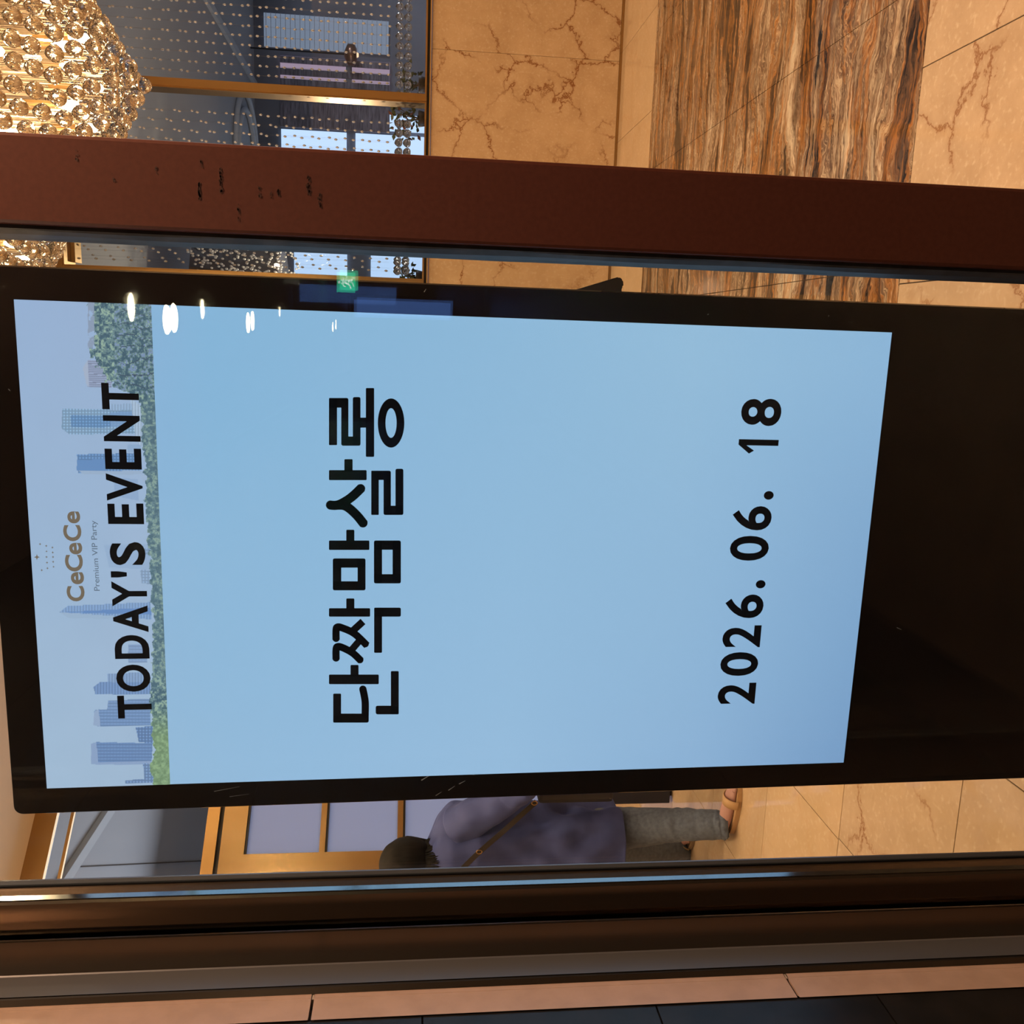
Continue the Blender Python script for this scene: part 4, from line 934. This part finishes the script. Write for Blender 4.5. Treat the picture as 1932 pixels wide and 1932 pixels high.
        for i,p in enumerate(Q):
            d=(Q[min(i+1,len(Q)-1)]-Q[max(i-1,0)]).normalized(); A=(d.orthogonal() if A is None else (A-d*A.dot(d))).normalized(); B=d.cross(A); t=i/(len(Q)-1)
            crump=.05+.10*max(0,t-.6)/.4+.05*math.exp(-((t-.42)/.1)**2)
            rings.append([p-base+(A*math.cos(2*PI*k/n)+B*math.sin(2*PI*k/n))*(RR[i]*(1+crump*(mnoise.noise(Vector((math.cos(2*PI*k/n)*1.2,math.sin(2*PI*k/n)*1.2,t*26+seed)))*1.5))) for k in range(n)])
        loft(bm,rings,False); o=obj('trouser_leg',bm,m,jl,smooth=True); so=o.modifiers.new('t','SOLIDIFY'); so.thickness=.003; sb=o.modifiers.new('u','SUBSURF'); sb.levels=1; sb.render_levels=1
    leg(hipN+Vector((.01,0,.02)),kneN,ankN,1,Mj); leg(hipF+Vector((-.02,0,.02)),kneF,ankF,9,Mj)
    # hair
    bm=bmesh.new(); bmesh.ops.create_uvsphere(bm,u_segments=36,v_segments=22,radius=1)
    hc_=head-base+Vector((-.005,-.01,.012))
    for vt in bm.verts:
        p=vt.co.copy(); nn=mnoise.noise(p*3)*.03; w_=.118+nn*.2
        z=p.z*.125 if p.z>0 else p.z*.150
        if p.z<-.5: 
            a=math.atan2(p.y,p.x); z-=.022*(math.sin(a*17)+math.sin(a*29))*.5
        q_=Vector((p.x*w_*(1.0 if p.z>0 else 1.04),p.y*(.122+nn*.2),z)); vt.co=q_+hc_
    obj('hair',bm,Mh,pr,smooth=True)
    bm=bmesh.new()
    for i in range(160):
        a=random.uniform(0,2*PI); c_=hc_+Vector((math.cos(a)*.095,math.sin(a)*.10,-.085)); d=Vector((math.cos(a)*.03,math.sin(a)*.03,-random.uniform(.05,.085)))
        tube(bm,[c_,c_+d*.6,c_+d+Vector((random.gauss(0,.006),random.gauss(0,.006),0))],[.006,.004,.0008],5,False)
    o=obj('hair_ends',bm,Mh,pr,smooth=True); o['kind']='stuff'
    # eyes, ears (face is turned away)
    for s in (-1,1):
        bm=bmesh.new(); bmesh.ops.create_uvsphere(bm,u_segments=12,v_segments=8,radius=.011); 
        for vt in bm.verts: vt.co+=head-base+Vector((.070+.02*s,.055-.03*s,.012))
        obj('eye',bm,mat('eye',(.6,.6,.58),.2),pr,smooth=True)
        bm=bmesh.new(); bmesh.ops.create_uvsphere(bm,u_segments=12,v_segments=8,radius=1)
        for vt in bm.verts: vt.co=Vector((vt.co.x*.018,vt.co.y*.010,vt.co.z*.03))+head-base+Vector((.045*s*-1+.0,.085*s,-.01))
        obj('ear',bm,Ms,pr,smooth=True)
    # strap: flat band over the back, buckle and bag
    def band(name,P,w,th,m,parent):
        bm=bmesh.new(); rings=[]
        for i,p in enumerate(P):
            d=(P[min(i+1,len(P)-1)]-P[max(i-1,0)]).normalized(); nrm=Vector((.30,-.95,0)); nrm=(nrm-d*nrm.dot(d)).normalized(); s=d.cross(nrm)
            rings.append([p-base+s*w/2,p-base+s*w/2+nrm*th,p-base-s*w/2+nrm*th,p-base-s*w/2])
        loft(bm,rings); return obj(name,bm,m,parent)
    P=[J(x,y,Y) for x,y,Y in ((845,1668,3.68),(868,1643,3.655),(905,1607,3.645),(950,1568,3.645),(985,1536,3.65),(1012,1512,3.66))]
    bg=None
    cb=empty('crossbody_bag',J(1090,1500,3.78)-base,parent=pr)
    bo=band('shoulder_strap',spl3(P),.022,.004,Mb,pr)
    for x,y in ((904,1606),(1008,1514)):
        c=J(x,y,3.64)-base; bm=bmesh.new()
        pts=[c+Vector((.009*math.cos(t),-.006,.012*math.sin(t))) for t in np.linspace(0,2*PI,17)]; tube(bm,pts,.002,6,False); obj('buckle',bm,M['gold'],pr,smooth=True)
    a=J(1015,1518,3.74)-base; b=J(1160,1470,3.74)-base
    bm=bmesh.new(); box(bm,min(a.x,b.x),max(a.x,b.x),a.y-.0,a.y+.10,min(a.z,b.z),max(a.z,b.z),.02); o=obj('bag',bm,mat('navy_bag',(.010,.012,.024),.6),pr)
    COL.objects.unlink(cb); bpy.data.objects.remove(cb)
    # sandals
    for h_,t_,m in ((heelN,toeN,mat('tan_sandal',(.50,.33,.18),.6)),(heelF,toeF,mat('beige_shoe',(.28,.22,.15),.7))):
        d=(t_-h_); d.z=0; d.normalize(); s=Vector((-d.y,d.x,0)); out=[]
        c=(h_+t_)/2; c.z=0
        for k in range(24):
            t=2*PI*k/24; L=.135*math.cos(t); w_=(.043+.010*math.cos(t))*math.sin(t); out.append(c+d*(L+.015)+s*w_-base)
        bm=bmesh.new(); loft(bm,[[p+Vector((0,0,.001)) for p in out],[p+Vector((0,0,.022)) for p in out]]); o=obj('sandal_sole',bm,m,pr)
        bm=bmesh.new(); pts=[c+d*.06+s*(.05*math.cos(t))+Vector((0,0,.015+.050*math.sin(t)))-base for t in np.linspace(0,PI,11)]
        rings=[[p-d*.02,p+d*.02,p+d*.02+Vector((0,0,.005)),p-d*.02+Vector((0,0,.005))] for p in pts]; loft(bm,rings); obj('sandal_strap',bm,m,pr,smooth=True)
def spl3(P,n=5):
    Q=[P[0]]+P+[P[-1]]; o=[]
    for i in range(1,len(Q)-2):
        for k in range(n):
            t=k/n; a,b,c,d=Q[i-1],Q[i],Q[i+1],Q[i+2]; o.append(.5*((2*b)+(c-a)*t+(2*a-5*b+4*c-d)*t*t+(3*b-a-3*c+d)*t**3))
    return o+[P[-1]]
person()
